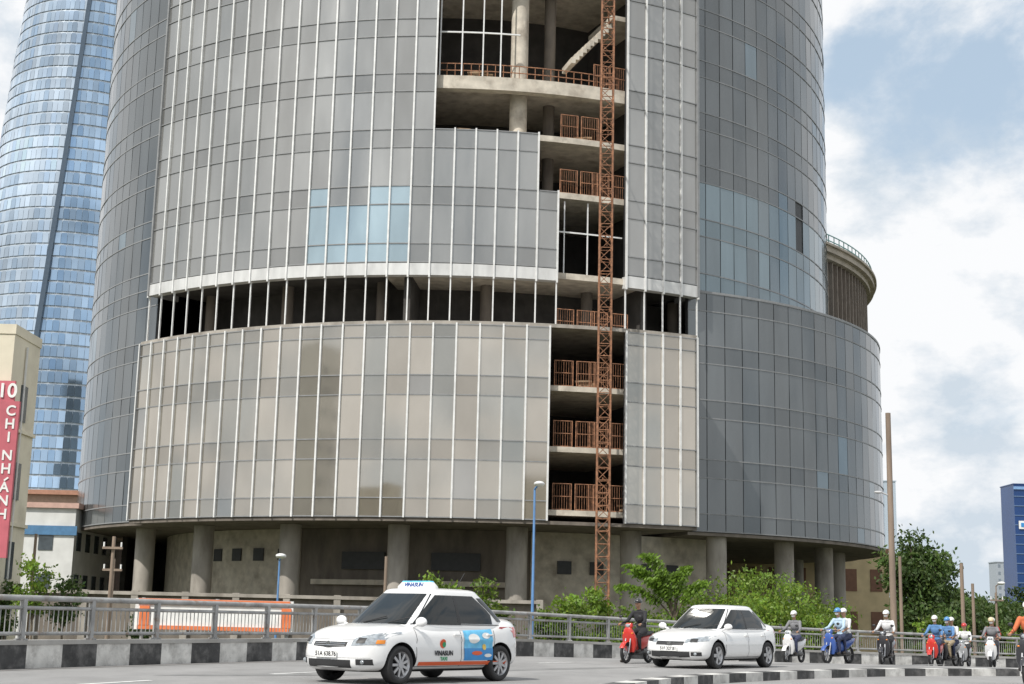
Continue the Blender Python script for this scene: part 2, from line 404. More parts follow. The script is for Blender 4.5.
for t in(-5,25):
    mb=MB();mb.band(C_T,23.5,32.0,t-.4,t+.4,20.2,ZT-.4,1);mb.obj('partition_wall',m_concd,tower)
for t in(1.5,22):
    mb=MB();mb.band(C_P,23.5,34.4,t-.4,t+.4,7.3,19.8,1);mb.obj('partition_wall',m_concd,tower)
def column(C,Rr,t,z0,z1,r=.72,mat=m_conc):
    q=rad(t);x,y=C[0]+Rr*math.sin(q),C[1]-Rr*math.cos(q)
    mb=MB();mb.cyl((x,y,z0),(x,y,z1),r,n=28);mb.obj('column',mat,tower)
for k in range(-4,8):column(C_P,31.3 if k<2 else 30.2,5+14.4*k,GZ,7.0)
for k in range(-3,3):column(C_T,29.0,5+14.4*k,20.1,24.0,.42,m_concb)
column(C_T,30.6,8.4,34.0,58,.62,m_concl)
column(C_T,28.6,13.5,24.3,58,.42,m_concb)
for a0,a1,k_ in((T0,tE,22),(21.6,31.9,4)):
    for i in range(k_+1):
        t=a0+(a1-a0)*i/k_;q=rad(t);mb=MB()
        mb.box((C_T[0]+32.9*math.sin(q),C_T[1]-32.9*math.cos(q),21.85),(.085,.10,3.5),rz=q);mb.obj('frame_post',m_white,tower)
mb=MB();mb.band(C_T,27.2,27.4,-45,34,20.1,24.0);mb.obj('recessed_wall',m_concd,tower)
mb=MB()
for t in(-1.9,.8,3.4,5.6):
    q=rad(t);mb.box((C_T[0]+32.3*math.sin(q),C_T[1]-32.3*math.cos(q),42.1),(.09,.09,8.1),rz=q)
for z in(41.3,):mb.band(C_T,32.25,32.34,-2,8,z-.05,z+.05)
mb.obj('empty_window_frame',m_white,tower)
mb=MB()
for t in(14,17):
    q=rad(t);mb.box((C_T[0]+32.3*math.sin(q),C_T[1]-32.3*math.cos(q),26.9),(.08,.08,5.1),rz=q)
mb.band(C_T,32.25,32.34,tE,21.6,27.2,27.3);mb.obj('empty_window_frame',m_white,tower)
mb=MB()
for z in(38.5,39.0):mb.band(C_T,32.2,32.25,-2,21,z-.03,z+.03)
for i in range(24):
    q=rad(-2+i*1);mb.box((C_T[0]+32.2*math.sin(q),C_T[1]-32.2*math.cos(q),38.5),(.05,.05,1.0),rz=q)
mb.obj('edge_rail',m_rust,tower)
for (C,R_,t,z,s_) in((C_T,31.5,3,38.0,.9),(C_T,31,16.5,34.0,.8),(C_P,33,18,8.0,.8),(C_P,33,12.6,16.1,.7),(C_T,31,1,34.05,.6)):
    q=rad(t);mb=MB()
    for k in range(4):mb.box((C[0]+R_*math.sin(q)+random.uniform(-.3,.3),C[1]-R_*math.cos(q)+random.uniform(-.3,.3),z+.1+k*.16),(s_*1.6,.5,.12),rz=random.uniform(-.4,.4))
    o=mb.obj('plank_stack',M('old_timber',(.30,.21,.13),.85,0,.25,3));top(o,'stack of old timber planks on an open floor','planks','plank stacks on the open floors')
for a0,a1 in((-100,-28),(8,41)):
    mb=MB();mb.band(C_P,26.5,27.0,a0,a1,GZ,7.0);mb.obj('lobby_wall',m_concl,tower)
mb=MB();mb.band(C_P,26.3,26.8,-28,8,GZ,7.0);mb.obj('lobby_wall',m_concb,tower)
for t,w_,h_,z_ in((-46,1,.9,5.2),(-41,1,.9,5.2),(-36,1,.9,5.2),(-31,.9,.8,5.2),(13,1,.9,4.6),(18,1,.9,4.6),(26,1,.9,4.6),(31,1,.9,4.6),(-17,3.2,1.2,4.8),(-3,3.4,1.2,4.8)):
    q=rad(t);mb=MB();mb.box((C_P[0]+27.0*math.sin(q),C_P[1]-27.0*math.cos(q),z_),(w_,.2,h_),rz=q);mb.obj('wall_opening',m_seam,tower)
for t in(-20,-10,0):
    q=rad(t);mb=MB();mb.box((C_P[0]+27.1*math.sin(q),C_P[1]-27.1*math.cos(q),3.3),(5,.25,.35),rz=q);mb.obj('lintel_beam',m_concl,tower)
# round terrace drum behind
C_D=(2.0,140.0)
mb=MB()
mb.band(C_D,30,33.4,20,120,32.45,32.95,50);mb.band(C_D,30,33.0,20,120,32.0,32.45,50);mb.band(C_D,30,33.62,20,120,32.95,33.15,50)
mb.obj('terrace_slab',M('terrace_stone',(.42,.37,.31),.8,0,.15,1),tower)
def tt(t,z,i,j):
    v=random.uniform(.25,.5);return(v,v,v)
facade('terrace_glazing',C_D,31.9,20,120,60,[24.3,27.5,32.0],m_dark,tt)
mb=MB();mb.band(C_D,31.4,31.8,20,120,7.3,32.0);mb.obj('backing_wall',m_seam,tower)
m_finb=M('brown_fin',(.24,.20,.165),.7,0,.15,2)
for i in range(61):
    q=rad(20+100*i/60);mb=MB();mb.box((C_D[0]+32.3*math.sin(q),C_D[1]-32.3*math.cos(q),28.15),(.13,.8,7.7),rz=q);mb.obj('terrace_fin',m_finb,tower)
mb=MB()
for z in(33.5,34.0):mb.band(C_D,33.2,33.26,20,120,z-.04,z+.04)
for i in range(60):
    q=rad(20+100*i/59);mb.box((C_D[0]+33.2*math.sin(q),C_D[1]-33.2*math.cos(q),33.55),(.06,.06,.95),rz=q)
mb.obj('terrace_rail',M('teal_rail',(.14,.36,.34),.5),tower)

def pt(C,Rr,t,z):
    q=rad(t);return Vector((C[0]+Rr*math.sin(q),C[1]-Rr*math.cos(q),z))
hx,hy=6.0,90.4
mb=MB();wd=.40
cs=[(hx-wd,hy-wd),(hx+wd,hy-wd),(hx+wd,hy+wd),(hx-wd,hy+wd)]
for x,y in cs:mb.cyl((x,y,GZ),(x,y,62),.055,n=6)
z=GZ;k=0
while z<61:
    for i in range(4):
        a=cs[i];b=cs[(i+1)%4]
        mb.cyl((*a,z),(*b,z),.035,n=4,caps=False)
        if k%2:mb.cyl((*a,z),(*b,z+.8),.03,n=4,caps=False)
        else:mb.cyl((*b,z),(*a,z+.8),.03,n=4,caps=False)
    z+=.8;k+=1
mast=mb.obj('hoist_mast',m_rust);top(mast,'rusty lattice construction hoist mast beside the open floors','hoist')
mb=MB()
for z in(10,18,26,34,42,50):
    mb.cyl((hx,hy+wd,z),(hx+.3,hy+3.2,z+.1),.06,n=6)
mb.obj('wall_tie',m_rust,mast,False)
def gate(C,Rr,t,z):
    P=pt(C,Rr,t,z);e=empty('hoist_gate',P);q=rad(t)
    for s_ in(-.75,.75):
        mb=MB();ux=Vector((math.cos(q),math.sin(q),0))
        B=P+ux*s_
        for o in(-.62,.62):mb.cyl(B+ux*o,B+ux*o+Vector((0,0,1.75)),.05,n=4)
        for h in(.06,.9,1.72):mb.cyl(B-ux*.62+Vector((0,0,h)),B+ux*.62+Vector((0,0,h)),.04,n=4)
        for i in range(7):
            c=B+ux*(-.5+i/6);mb.cyl(c,c+Vector((0,0,1.72)),.018,n=4,caps=False)
        mb.obj('gate_leaf',m_rust,e)
    top(e,'rusty barred landing gate at an open floor edge','gate','hoist landing gates on the open floors')
for z in(8.0,12.1,16.1):gate(C_P,34.2,10.6,z);gate(C_P,34.2,14.6,z)
gate(C_T,32.3,15.6,20.1)
for z in(30.0,34.0):gate(C_T,32.3,15.8,z)
for z in(20.1,30.0,38.0):gate(C_T,32.3,20.0,z)

# ------------------------------------------------------------------ far blue tower
bt=empty('glass_skyscraper',(-94,300,GZ));top(bt,'tall tapering silver blue glass skyscraper','building')
m_bt=M('silver_blue_glazing',(.60,.70,.80),.04,.9,.28,.035,tint=True,stretch=(1,1,1.8))
def rr(z):return 21.8-.00045*max(0,z-20)**2*.75-.012*z
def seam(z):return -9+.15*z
mb=MB();nb=56;fl=2.6
nf=int(200/fl)
rowt=[random.uniform(.88,1.06) for _ in range(nf)]
colt=[random.uniform(.85,1.1) for _ in range(nb)]
for j in range(nf):
    z0=j*fl;z1=z0+fl*.84
    for i in range(nb):
        t0=-100+200*i/nb;t1=-100+200*(i+1)/nb;tm=(t0+t1)/2
        v=random.uniform(.94,1.05)*rowt[j]*colt[i]
        c=(v,v,v) if tm<seam(z0) else (v*.66,v*.76,v*.86)  # lighter side of the seam: sky reflection put into the panel tint
        a=random.gauss(0,.014);b=random.gauss(0,.008);vs=[]
        for t,z,o in((t0+.08,z0,-a-b),(t1-.08,z0,a-b),(t1-.08,z1,a+b),(t0+.08,z1,-a+b)):
            q=rad(t);r=rr(z)+o;vs.append((-94+r*math.sin(q),300-r*1.1*math.cos(q),z+GZ))
        mb.add(vs,[(0,1,2,3)],0,c)
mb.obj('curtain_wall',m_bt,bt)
mb=MB();vs=[];fs=[];nn=48
for j in range(41):
    z=j*5
    for i in range(nn):
        q=2*math.pi*i/nn;r=rr(z)-.15;vs.append((-94+r*math.sin(q),300-r*1.1*math.cos(q),z+GZ))
for j in range(40):
    for i in range(nn):fs.append((j*nn+i,j*nn+(i+1)%nn,(j+1)*nn+(i+1)%nn,(j+1)*nn+i))
fs.append(tuple(range(40*nn,41*nn)))
mb.add(vs,fs,0,None,True);mb.obj('floor_bands',M('band_blue',(.54,.60,.66),.4,.2),bt)
mb=MB()
for k in range(20):
    z0,z1=k*10,k*10+10
    A=[]
    for z,t in((z0,seam(z0)),(z1,seam(z1))):
        for dt in(-1.3,1.3):
            for dr in(-.3,.6):
                q=rad(t+dt);r=rr(z)+dr;A.append((-94+r*math.sin(q),300-r*1.1*math.cos(q),z+GZ))
    mb.add(A,[(1,3,7,5),(0,1,5,4),(2,6,7,3)])
mb.obj('edge_fin',M('fin_navy',(.06,.09,.13),.3),bt)

# ------------------------------------------------------------------ other buildings
def building(name,x0,x1,y0,y1,z1,wallm,label,fl=3.2,wx=2.4,ww=1.1,wh=1.4,faces='fr',winm=None,roofm=None,z0=GZ,cornice=.25,cat='building',start=1.2):
    e=empty(name,((x0+x1)/2,(y0+y1)/2,z0));top(e,label,cat)
    mb=MB();mb.box(((x0+x1)/2,(y0+y1)/2,(z0+z1)/2),(x1-x0,y1-y0,z1-z0));mb.obj('wall',wallm,e)
    mb=MB();mb.box(((x0+x1)/2,(y0+y1)/2,z1+.2),(x1-x0+cornice*2,y1-y0+cornice*2,.4));mb.obj('roof_cornice',roofm or wallm,e)
    winm=winm or m_seam;cnt=0;rest=MB()
    z=max(z0,GZ)+start
    while z+wh<z1-.3:
        for f in faces:
            Ln=(x1-x0) if f=='f' else (y1-y0);k=max(1,int(Ln/wx))
            for i in range(k):
                u=(i+.5)/k*Ln
                c=(x0+u,y0,z+wh/2) if f=='f' else ((x1,y0+u,z+wh/2) if f=='r' else (x0,y0+u,z+wh/2))
                d=(ww,.12,wh) if f=='f' else (.12,ww,wh)
                cnt+=1
                if cnt<=90:
                    q=MB();q.box(c,d);q.obj('window',winm,e)
                else:rest.box(c,d)
        z+=fl
    if rest.v:
        o=rest.obj('window',winm,e);o['kind']='stuff'
    return e
m_cream=M('cream_render',(.70,.64,.51),.85,0,.10,.8,c2=(.56,.50,.39),c2s=.6,c2t=(.55,.75))
m_ochre=M('ochre_render',(.60,.48,.28),.85,0,.12,.8,c2=(.48,.38,.24),c2s=.6,c2t=(.55,.75))
m_whiteb=M('white_render',(.66,.66,.64),.85,0,.1,1)
m_win=M('window_glass',(.07,.085,.095),.15,0,.3,2)
cb=building('cream_office_building',-30,-20.2,56.8,60.0,12.0,m_cream,'cream rendered office block with red vertical sign',faces='fr',wx=3.3,ww=.7,wh=1.5,winm=m_win,cornice=.04)
for z in(4.4,8.2):
    mb=MB();mb.box((-25.0,58.4,z),(9.8,3.3,.14));mb.obj('string_course',m_cream,cb)
mb=MB();mb.cyl((-20.13,58.2,GZ),(-20.13,58.2,11.7),.05,n=8);mb.obj('drainpipe',m_whiteb,cb)
m_sred=M('sign_red',(.50,.12,.15),.6,0,.15,1.5)
sg=empty('vertical_sign',(-20.05,56.45,1.0));top(sg,'tall faded red vertical sign with white lettering on cream building','sign')
DZ=.38
mb=MB();mb.box((-20.05,56.45,5.7+DZ),(.86,.16,6.2));mb.box((-20.35,56.46,9.2+DZ),(.95,.14,.85));mb.obj('sign_board',m_sred,sg)
def text(name,s_,size,mat,parent,loc,rot,ext=.004,world=False,align='CENTER',bold=0,xs=1):
    cu=bpy.data.curves.new(name,'FONT');cu.body=s_;cu.size=size;cu.extrude=ext;cu.offset=bold;cu.align_x=align;cu.align_y='CENTER'
    o=bpy.data.objects.new('t',cu);COL.objects.link(o)
    dg=bpy.context.evaluated_depsgraph_get();me=bpy.data.meshes.new_from_object(o.evaluated_get(dg))
    bpy.data.objects.remove(o);me.materials.clear();me.materials.append(mat)
    q=bpy.data.objects.new(name,me);COL.objects.link(q);q.parent=parent
    if world:q.matrix_parent_inverse=Matrix.Translation(-parent.location)
    q.location=loc;q.rotation_euler=rot;q.scale=(xs,1,1);return q
text('number_lettering','10',.80,m_white2,sg,(-20.15,56.35,9.2+DZ),(rad(90),0,0),.01,True,bold=.015)
zz=8.4+DZ
for ch in "CHI NHANH":
    if ch==' ':zz-=.2;continue
    if ch=='A' :
        zz-=.20
        mb=MB();mb.box((-19.88,56.35,zz+.335),(.20,.03,.065),mat=Matrix.Rotation(rad(-38),4,'Y'));mb.obj('acute_accent',m_white2,sg)
    text('letter',ch,.56,m_white2,sg,(-19.93,56.35,zz),(rad(90),0,0),.01,True,bold=.012);zz-=.53
wb=building('white_villa',-37.5,-33.2,110,122,8.6,m_whiteb,'white low building with blue band and pink roof',faces='fr',wx=2.2,winm=m_win,roofm=M('pink_roof',(.55,.36,.30),.8))
mb=MB();mb.box((-35.3,109.9,6.9),(4.6,.1,.7));mb.obj('blue_band',M('blue_band',(.08,.2,.36),.6),wb)
building('brick_house',-45,-36,128,140,11.0,M('pinkish_wall',(.5,.34,.26),.85),'pinkish tiled roof house behind white building',faces='f',winm=m_win,cornice=.5,roofm=M('tile_roof',(.42,.22,.15),.8))
building('ochre_villa',18,38.5,145,155,8.4,m_ochre,'ochre colonial building with tall shuttered windows',faces='f',wx=2.4,ww=1.2,wh=2.2,fl=4.2,winm=M('shutter_brown',(.20,.10,.06),.7),start=2.5,roofm=M('tile_roof',(.42,.22,.15),.8))
m_bl2=M('deep_blue_glass',(.02,.06,.19),.2,.3,.2,.05)
bb=building('blue_office_tower',213,227,600,616,61,m_bl2,'dark blue glass office tower with white sign',faces='f',wx=1000,fl=1000)
mb=MB()
for k in range(14):mb.box((220,599.9,4+k*4),(14.2,.3,.35))
mb.obj('floor_bands',M('band_pale',(.12,.19,.32),.6),bb)
mb=MB();mb.box((215.9,599.5,44),(3.0,.3,3.4));mb.obj('sign_panel',m_white2,bb)
mb=MB();mb.box((215.9,599.3,44),(1.3,.2,1.7));mb.obj('sign_emblem',m_blue,bb)
mb=MB();mb.box((220,599.7,59.5),(14.2,.5,1.2));mb.obj('parapet_band',M('band_light',(.2,.35,.6),.6),bb)
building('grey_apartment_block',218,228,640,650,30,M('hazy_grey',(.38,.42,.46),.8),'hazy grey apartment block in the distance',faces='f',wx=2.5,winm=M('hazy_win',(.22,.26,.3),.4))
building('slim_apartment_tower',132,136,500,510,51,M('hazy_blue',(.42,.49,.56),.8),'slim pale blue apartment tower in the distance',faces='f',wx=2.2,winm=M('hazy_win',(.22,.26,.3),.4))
building('mirrored_office_block',-135,-112,-33,-14,48,M('bright_render',(.78,.76,.72),.8,0,.1,1),'pale tall office block mirrored in the glass wall',faces='fr',wx=3.6,ww=1.7,wh=1.8,fl=4,winm=m_win)
building('mirrored_hotel',30,70,-90,-70,26,m_cream,'cream hotel block mirrored in the glass wall',faces='l',wx=3,winm=m_win)

pw=empty('site_wall',(-12,86,GZ));top(pw,'weathered concrete site wall in front of tower','wall')
mb=MB();mb.box((-13,86,0),(30,.25,4.0));mb.obj('wall_panel',m_concb,pw)
mb=MB();mb.box((-13,85.8,2.05),(30,.45,.2));mb.obj('wall_coping',m_conc,pw)
for x in range(-28,3,3):
    mb=MB();mb.box((x,85.8,.0),(.4,.4,4.4));mb.obj('pier',m_conc,pw)
ob=empty('bus_stand_in',(-9,45,GZ));top(ob,'orange and white board on posts in place of a bus behind the railing','board')  # board on posts built in place of the bus over the railing
mb=MB();mb.box((-9.05,45,1.0),(4.9,.1,.95));mb.obj('stand_in_panel',m_white2,ob)
mb=MB();mb.box((-9.05,44.92,1.38),(4.7,.05,.18));mb.box((-11.2,44.92,.95),(.3,.05,.6));mb.box((-6.8,44.92,.95),(.3,.05,.6));mb.box((-9.05,44.92,.60),(4.7,.05,.12));mb.obj('orange_stripe',M('orange_red',(.75,.20,.07),.5),ob)
for x in(-11.3,-9,-6.8):
    mb=MB();mb.cyl((x,45.15,GZ),(x,45.15,1.5),.06,n=8);mb.obj('post',m_rail,ob)

# ------------------------------------------------------------------ trees
def tree(loc,h,cr,ch,trunk_r=.14,leaves=3000,leaf=.16,mat=m_leaf,clumps=26,label='green leafy tree',lean=(0,0),group='trees and shrubs behind the railing',name='tree',br=(.55,1.4)):
    x,y,z=loc;e=empty(name,loc);top(e,label,'tree',group)
    cz=z+h-ch/2;cc=Vector((x+lean[0],y+lean[1],cz))
    mb=MB();base=Vector((x,y,z));fork=Vector((x+lean[0]*.5,y+lean[1]*.5,z+max(.3,h-ch*.95)))
    mb.cyl(base,base.lerp(fork,.5)+Vector((.05,0,0)),trunk_r,trunk_r*.8,n=8);mb.cyl(base.lerp(fork,.5)+Vector((.05,0,0)),fork,trunk_r*.8,trunk_r*.6,n=8)
    cl=[]
    for i in range(clumps):
        u=random.uniform(0,2*math.pi);v=random.uniform(-1,1);s_=math.sqrt(1-v*v);rr_=random.uniform(.4,1.0)
        k=Vector((math.cos(u)*s_*cr*rr_,math.sin(u)*s_*cr*rr_,v*ch/2*rr_))
        c=cc+k;cl.append((c,random.uniform(*br)))
        if i%2==0:
            md=fork.lerp(c,.5)+Vector((0,0,.12*ch*.3));mb.cyl(fork,md,trunk_r*.45,trunk_r*.25,n=5,caps=False);mb.cyl(md,c,trunk_r*.25,trunk_r*.08,n=5,caps=False)
    mb.obj('trunk',m_bark,e)
    mb=MB();per=leaves//clumps;sr=max(cr,ch/2)*.26
    for c,b in cl:
        for _ in range(per):
            p=c+Vector((random.gauss(0,sr*.6),random.gauss(0,sr*.6),random.gauss(0,sr*.45)))
            d=Vector((random.gauss(0,1),random.gauss(0,1),random.gauss(0,.6))).normalized();e2=d.orthogonal().normalized()
            e2=(Matrix.Rotation(random.uniform(0,6.28),3,d)@e2);l=leaf*random.uniform(.6,1.4)
            f=b*random.uniform(.8,1.2);c_=(f*random.uniform(.9,1.25),f,f*random.uniform(.7,1.1))
            a_=d.cross(e2)*l*.30
            mb.add([p-e2*l*.6,p+a_,p+e2*l*.6,p-a_],[(0,1,2,3)],0,c_)
    mb.obj('crown',mat,e)
tree((26.0,92,GZ),9.3,1.9,6.2,.25,9000,.25,m_leafd,44,'large dark green tree beside the road')
tree((28.6,97,GZ),8.2,1.7,5.4,.25,6500,.25,m_leafd,36,'large dark green tree beside the road')
tree((32.3,104,GZ),6.2,2.0,4.2,.25,4500,.26,m_leafd,26,'dark green tree beyond the road')
tree((35.6,110,GZ),5.9,2.4,4.0,.3,4500,.26,m_leafd,26,'dark green tree beyond the road')
tree((39.2,114,GZ),5.6,2.6,4.0,.3,4500,.26,m_leafd,26,'dark green tree beyond the road')
tree((43,120,GZ),6.4,2.6,4.4,.3,4000,.26,m_leafd,24,'dark green tree beyond the road')
tree((26.0,84,GZ),5.0,1.8,3.8,.2,4000,.2,m_leafd,24,'dark green tree beyond the road')
tree((21.8,72,GZ),3.9,1.2,2.6,.15,3000,.16,m_leaf,20,'light green shrub behind the railing')
tree((23.8,76,GZ),4.2,1.3,2.8,.15,3000,.16,m_leafd,20,'dark green shrub behind the railing')
tree((29.6,82,GZ),4.6,1.8,3.2,.15,3500,.18,m_leafd,22,'dark green tree beyond the road')
tree((28.0,78,GZ),3.6,1.2,2.2,.15,2000,.16,m_leaf,16,'light green shrub behind the railing')
for (x,y,h,r_) in((7.6,62,4.5,1.4),(9.6,64,5.3,1.6),(11.6,66,6.2,1.7),(13.4,66,5.2,1.5),(15.0,68,4.6,1.2),(5.4,60,4.0,1.0),(10.6,60,4.3,1.3),(13.2,62.5,4.2,1.3),(8.6,60,3.9,1.1),(6.4,58,3.7,1.0),(12.2,60.5,3.9,1.0)):
    tree((x,y,GZ),h,r_,h*.74,.09,4200,.14,m_leaf,40,'bright green feathery shrub behind the railing',br=(.7,1.35))
for (x,y,h,r_) in((-2.5,58,5.0,.8),(-1.3,58,4.9,.9),(-.2,58,4.2,.7),(1.9,60,4.2,.7),(2.8,60,4.4,.7),(4.0,62,4.6,.8)):
    tree((x,y,GZ),h,r_,h*.6,.07,1800,.15,m_leaf,16,'small bright green shrub behind the railing')
for (x,y,h,r_) in((-18.6,57,5.3,.6),(-18.0,59,4.6,.6),(-20.0,58,4.2,.6),(-15.6,62,3.2,.5)):
    tree((x,y,GZ),h,r_,h*.5,.07,1300,.14,m_leafd if h<5 else m_leaf,14,'green shrub near the cream building')
at=empty('arching_tree',(7.6,60,GZ));top(at,'thin leaning tree with arching feathery green branches','tree','trees and shrubs behind the railing')
mb=MB();lf=MB();root=Vector((7.6,60,GZ));fk=Vector((7.0,60,1.2));mb.cyl(root,fk,.10,.07,n=8)
for ax,az,ln in((-1.9,3.4,1),(-1.3,3.9,1),(-.7,3.2,1),(.6,3.4,1),(1.2,2.7,1),(-2.3,2.5,1),(-1.1,2.8,1),(-1.6,3.1,1),(.1,3.1,1)):
    dy=random.uniform(-.7,.7);pv=fk
    for i in range(1,13):
        t=i/12;p=fk+Vector((ax*t,dy*t,(az-1.0)*(1.9*t-1.0*t*t)))
        mb.cyl(pv,p,.035*(1-t)+.008,n=5,caps=False)
        if t>.3:
            for _ in range(46):
                q=p+Vector((random.gauss(0,.13),random.gauss(0,.13),-abs(random.gauss(0,.16))+.05));d=Vector((random.gauss(0,1),random.gauss(0,1),random.gauss(0,.5))).normalized();e2=d.orthogonal()
                a_=d.cross(e2)*.03;f=random.uniform(.7,1.5);lf.add([q-e2*.08,q+a_,q+e2*.08,q-a_],[(0,1,2,3)],0,(f,f,f*.8))
        pv=p
mb.obj('trunk',m_bark,at);lf.obj('crown',m_leaf,at)
mb=MB()
for i in range(26000):
    x=random.uniform(40,420);y=random.uniform(200,330);hh=9*(.6+.4*math.sin(x*.11)*math.cos(y*.07))
    z=GZ+random.uniform(0,1)**.6*hh;d=Vector((random.gauss(0,1),random.gauss(0,1),random.gauss(0,.6))).normalized();e2=d.orthogonal()
    a_=d.cross(e2)*.5;p=Vector((x,y,z));f=random.uniform(.6,1.2)
    mb.add([p-e2*.8,p+a_,p+e2*.8,p-a_],[(0,1,2,3)],0,(f,f,f*1.1))
o=mb.obj('distant_trees',m_leafd);o['kind']='stuff';top(o,'distant belt of dark green trees along the horizon','trees')

# ------------------------------------------------------------------ poles and lamps
m_wood=M('old_pole',(.25,.19,.145),.85,0,.25,2,stretch=(1,1,.2))
m_lampblue=M('lamp_blue',(.12,.26,.50),.5)
def pole(x,y,z0,z1,r,mat,label,arms=0,name='utility_pole'):
    e=empty(name,(x,y,z0));top(e,label,'pole','utility poles by the road')
    mb=MB();mb.cyl((x,y,z0),(x,y,z1),r,r*.75,n=10);mb.obj('shaft',mat,e)
    for k in range(arms):
        mb=MB();mb.box((x,y-.1,z1-.4-k*.6),(.7,.08,.08));mb.obj('crossarm',mat,e)
        for s_ in(-.3,.3):
            mb=MB();mb.cyl((x+s_,y-.1,z1-.36-k*.6),(x+s_,y-.1,z1-.2-k*.6),.03,n=8);mb.obj('insulator',m_white2,e)
pole(16.35,61,GZ,10.2,.15,m_wood,'tall weathered brown concrete utility pole')
pole(17.5,64,GZ,4.2,.09,m_wood,'short brown utility pole beside taller one')
pole(-13.7,50,GZ,3.6,.08,m_wood,'wooden pole with crossarms near the railing',1)
pole(-20.2,61.5,GZ,4.2,.08,m_wood,'thin dark pole near the cream building')
pole(-14.2,52,GZ,2.9,.08,m_wood,'wooden pole with crossarm near the railing',1)
pole(23.4,74,GZ,4.4,.12,m_wood,'grey concrete pole among the trees')
pole(24.1,74.5,GZ,3.4,.10,m_wood,'grey concrete pole among the trees')
pole(25.8,76,GZ,3.0,.08,m_wood,'grey concrete pole among the trees',1)
pole(-5.2,62,GZ,3.6,.09,m_wood,'thin pole in front of the columns')
def lamp(x,y,z0,z1,mat,label,arm=.35,r=.06):
    e=empty('street_lamp',(x,y,z0));top(e,label,'street lamp')
    mb=MB();mb.cyl((x,y,z0),(x,y,z1),r,r*.6,n=10);mb.cyl((x,y,z1),(x+arm*.3,y-.3,z1+.12),r*.6,r*.5,n=8);mb.cyl((x,y,z0),(x,y,z0+.5),r*1.8,r*1.5,n=10);mb.obj('pole',mat,e)
    mb=MB();mb.ell((x+arm*.4,y-.5,z1+.14),(.18,.36,.09));mb.obj('lamp_head',m_white2,e)
lamp(.88,48,GZ,5.4,m_lampblue,'blue street lamp with white head behind railing')
lamp(-7.9,50,GZ,2.9,m_lampblue,'small street lamp behind the orange and white board',.3,.05)
lamp(26.5,78,GZ,3.4,m_wood,'small street lamp among the trees',.3,.05)
pl_=MB();pl_.cyl((16.35,61,6.6),(15.95,60.9,6.75),.03,n=6);pl_.ell((15.8,60.85,6.75),(.18,.09,.06))
o=pl_.obj('pole_lamp',M('lamp_grey',(.5,.5,.5),.5));top(o,'small lamp arm fixed to the tall brown pole','lamp')

# ------------------------------------------------------------------ cars
def interp(P,x):
    P=sorted(P)
    if x<=P[0][0]:return P[0][1]
    if x>=P[-1][0]:return P[-1][1]
    for i in range(len(P)-1):
        if P[i][0]<=x<=P[i+1][0]:
            x0,y0=P[i];x1,y1=P[i+1];h=x1-x0;t=(x-x0)/h
            def sl(k):
                if k<=0:return (P[1][1]-P[0][1])/(P[1][0]-P[0][0])
                if k>=len(P)-1:return (P[-1][1]-P[-2][1])/(P[-1][0]-P[-2][0])
                a=(P[k][1]-P[k-1][1])/(P[k][0]-P[k-1][0]);b=(P[k+1][1]-P[k][1])/(P[k+1][0]-P[k][0])
                return 0 if a*b<=0 else 2*a*b/(a+b)
            m0,m1=sl(i)*h,sl(i+1)*h
            return (2*t**3-3*t*t+1)*y0+(t**3-2*t*t+t)*m0+(-2*t**3+3*t*t)*y1+(t**3-t*t)*m1
def weld(me):
    bm=bmesh.new();bm.from_mesh(me);bmesh.ops.remove_doubles(bm,verts=bm.verts,dist=1e-5);bmesh.ops.recalc_face_normals(bm,faces=bm.faces);bm.to_mesh(me);bm.free()
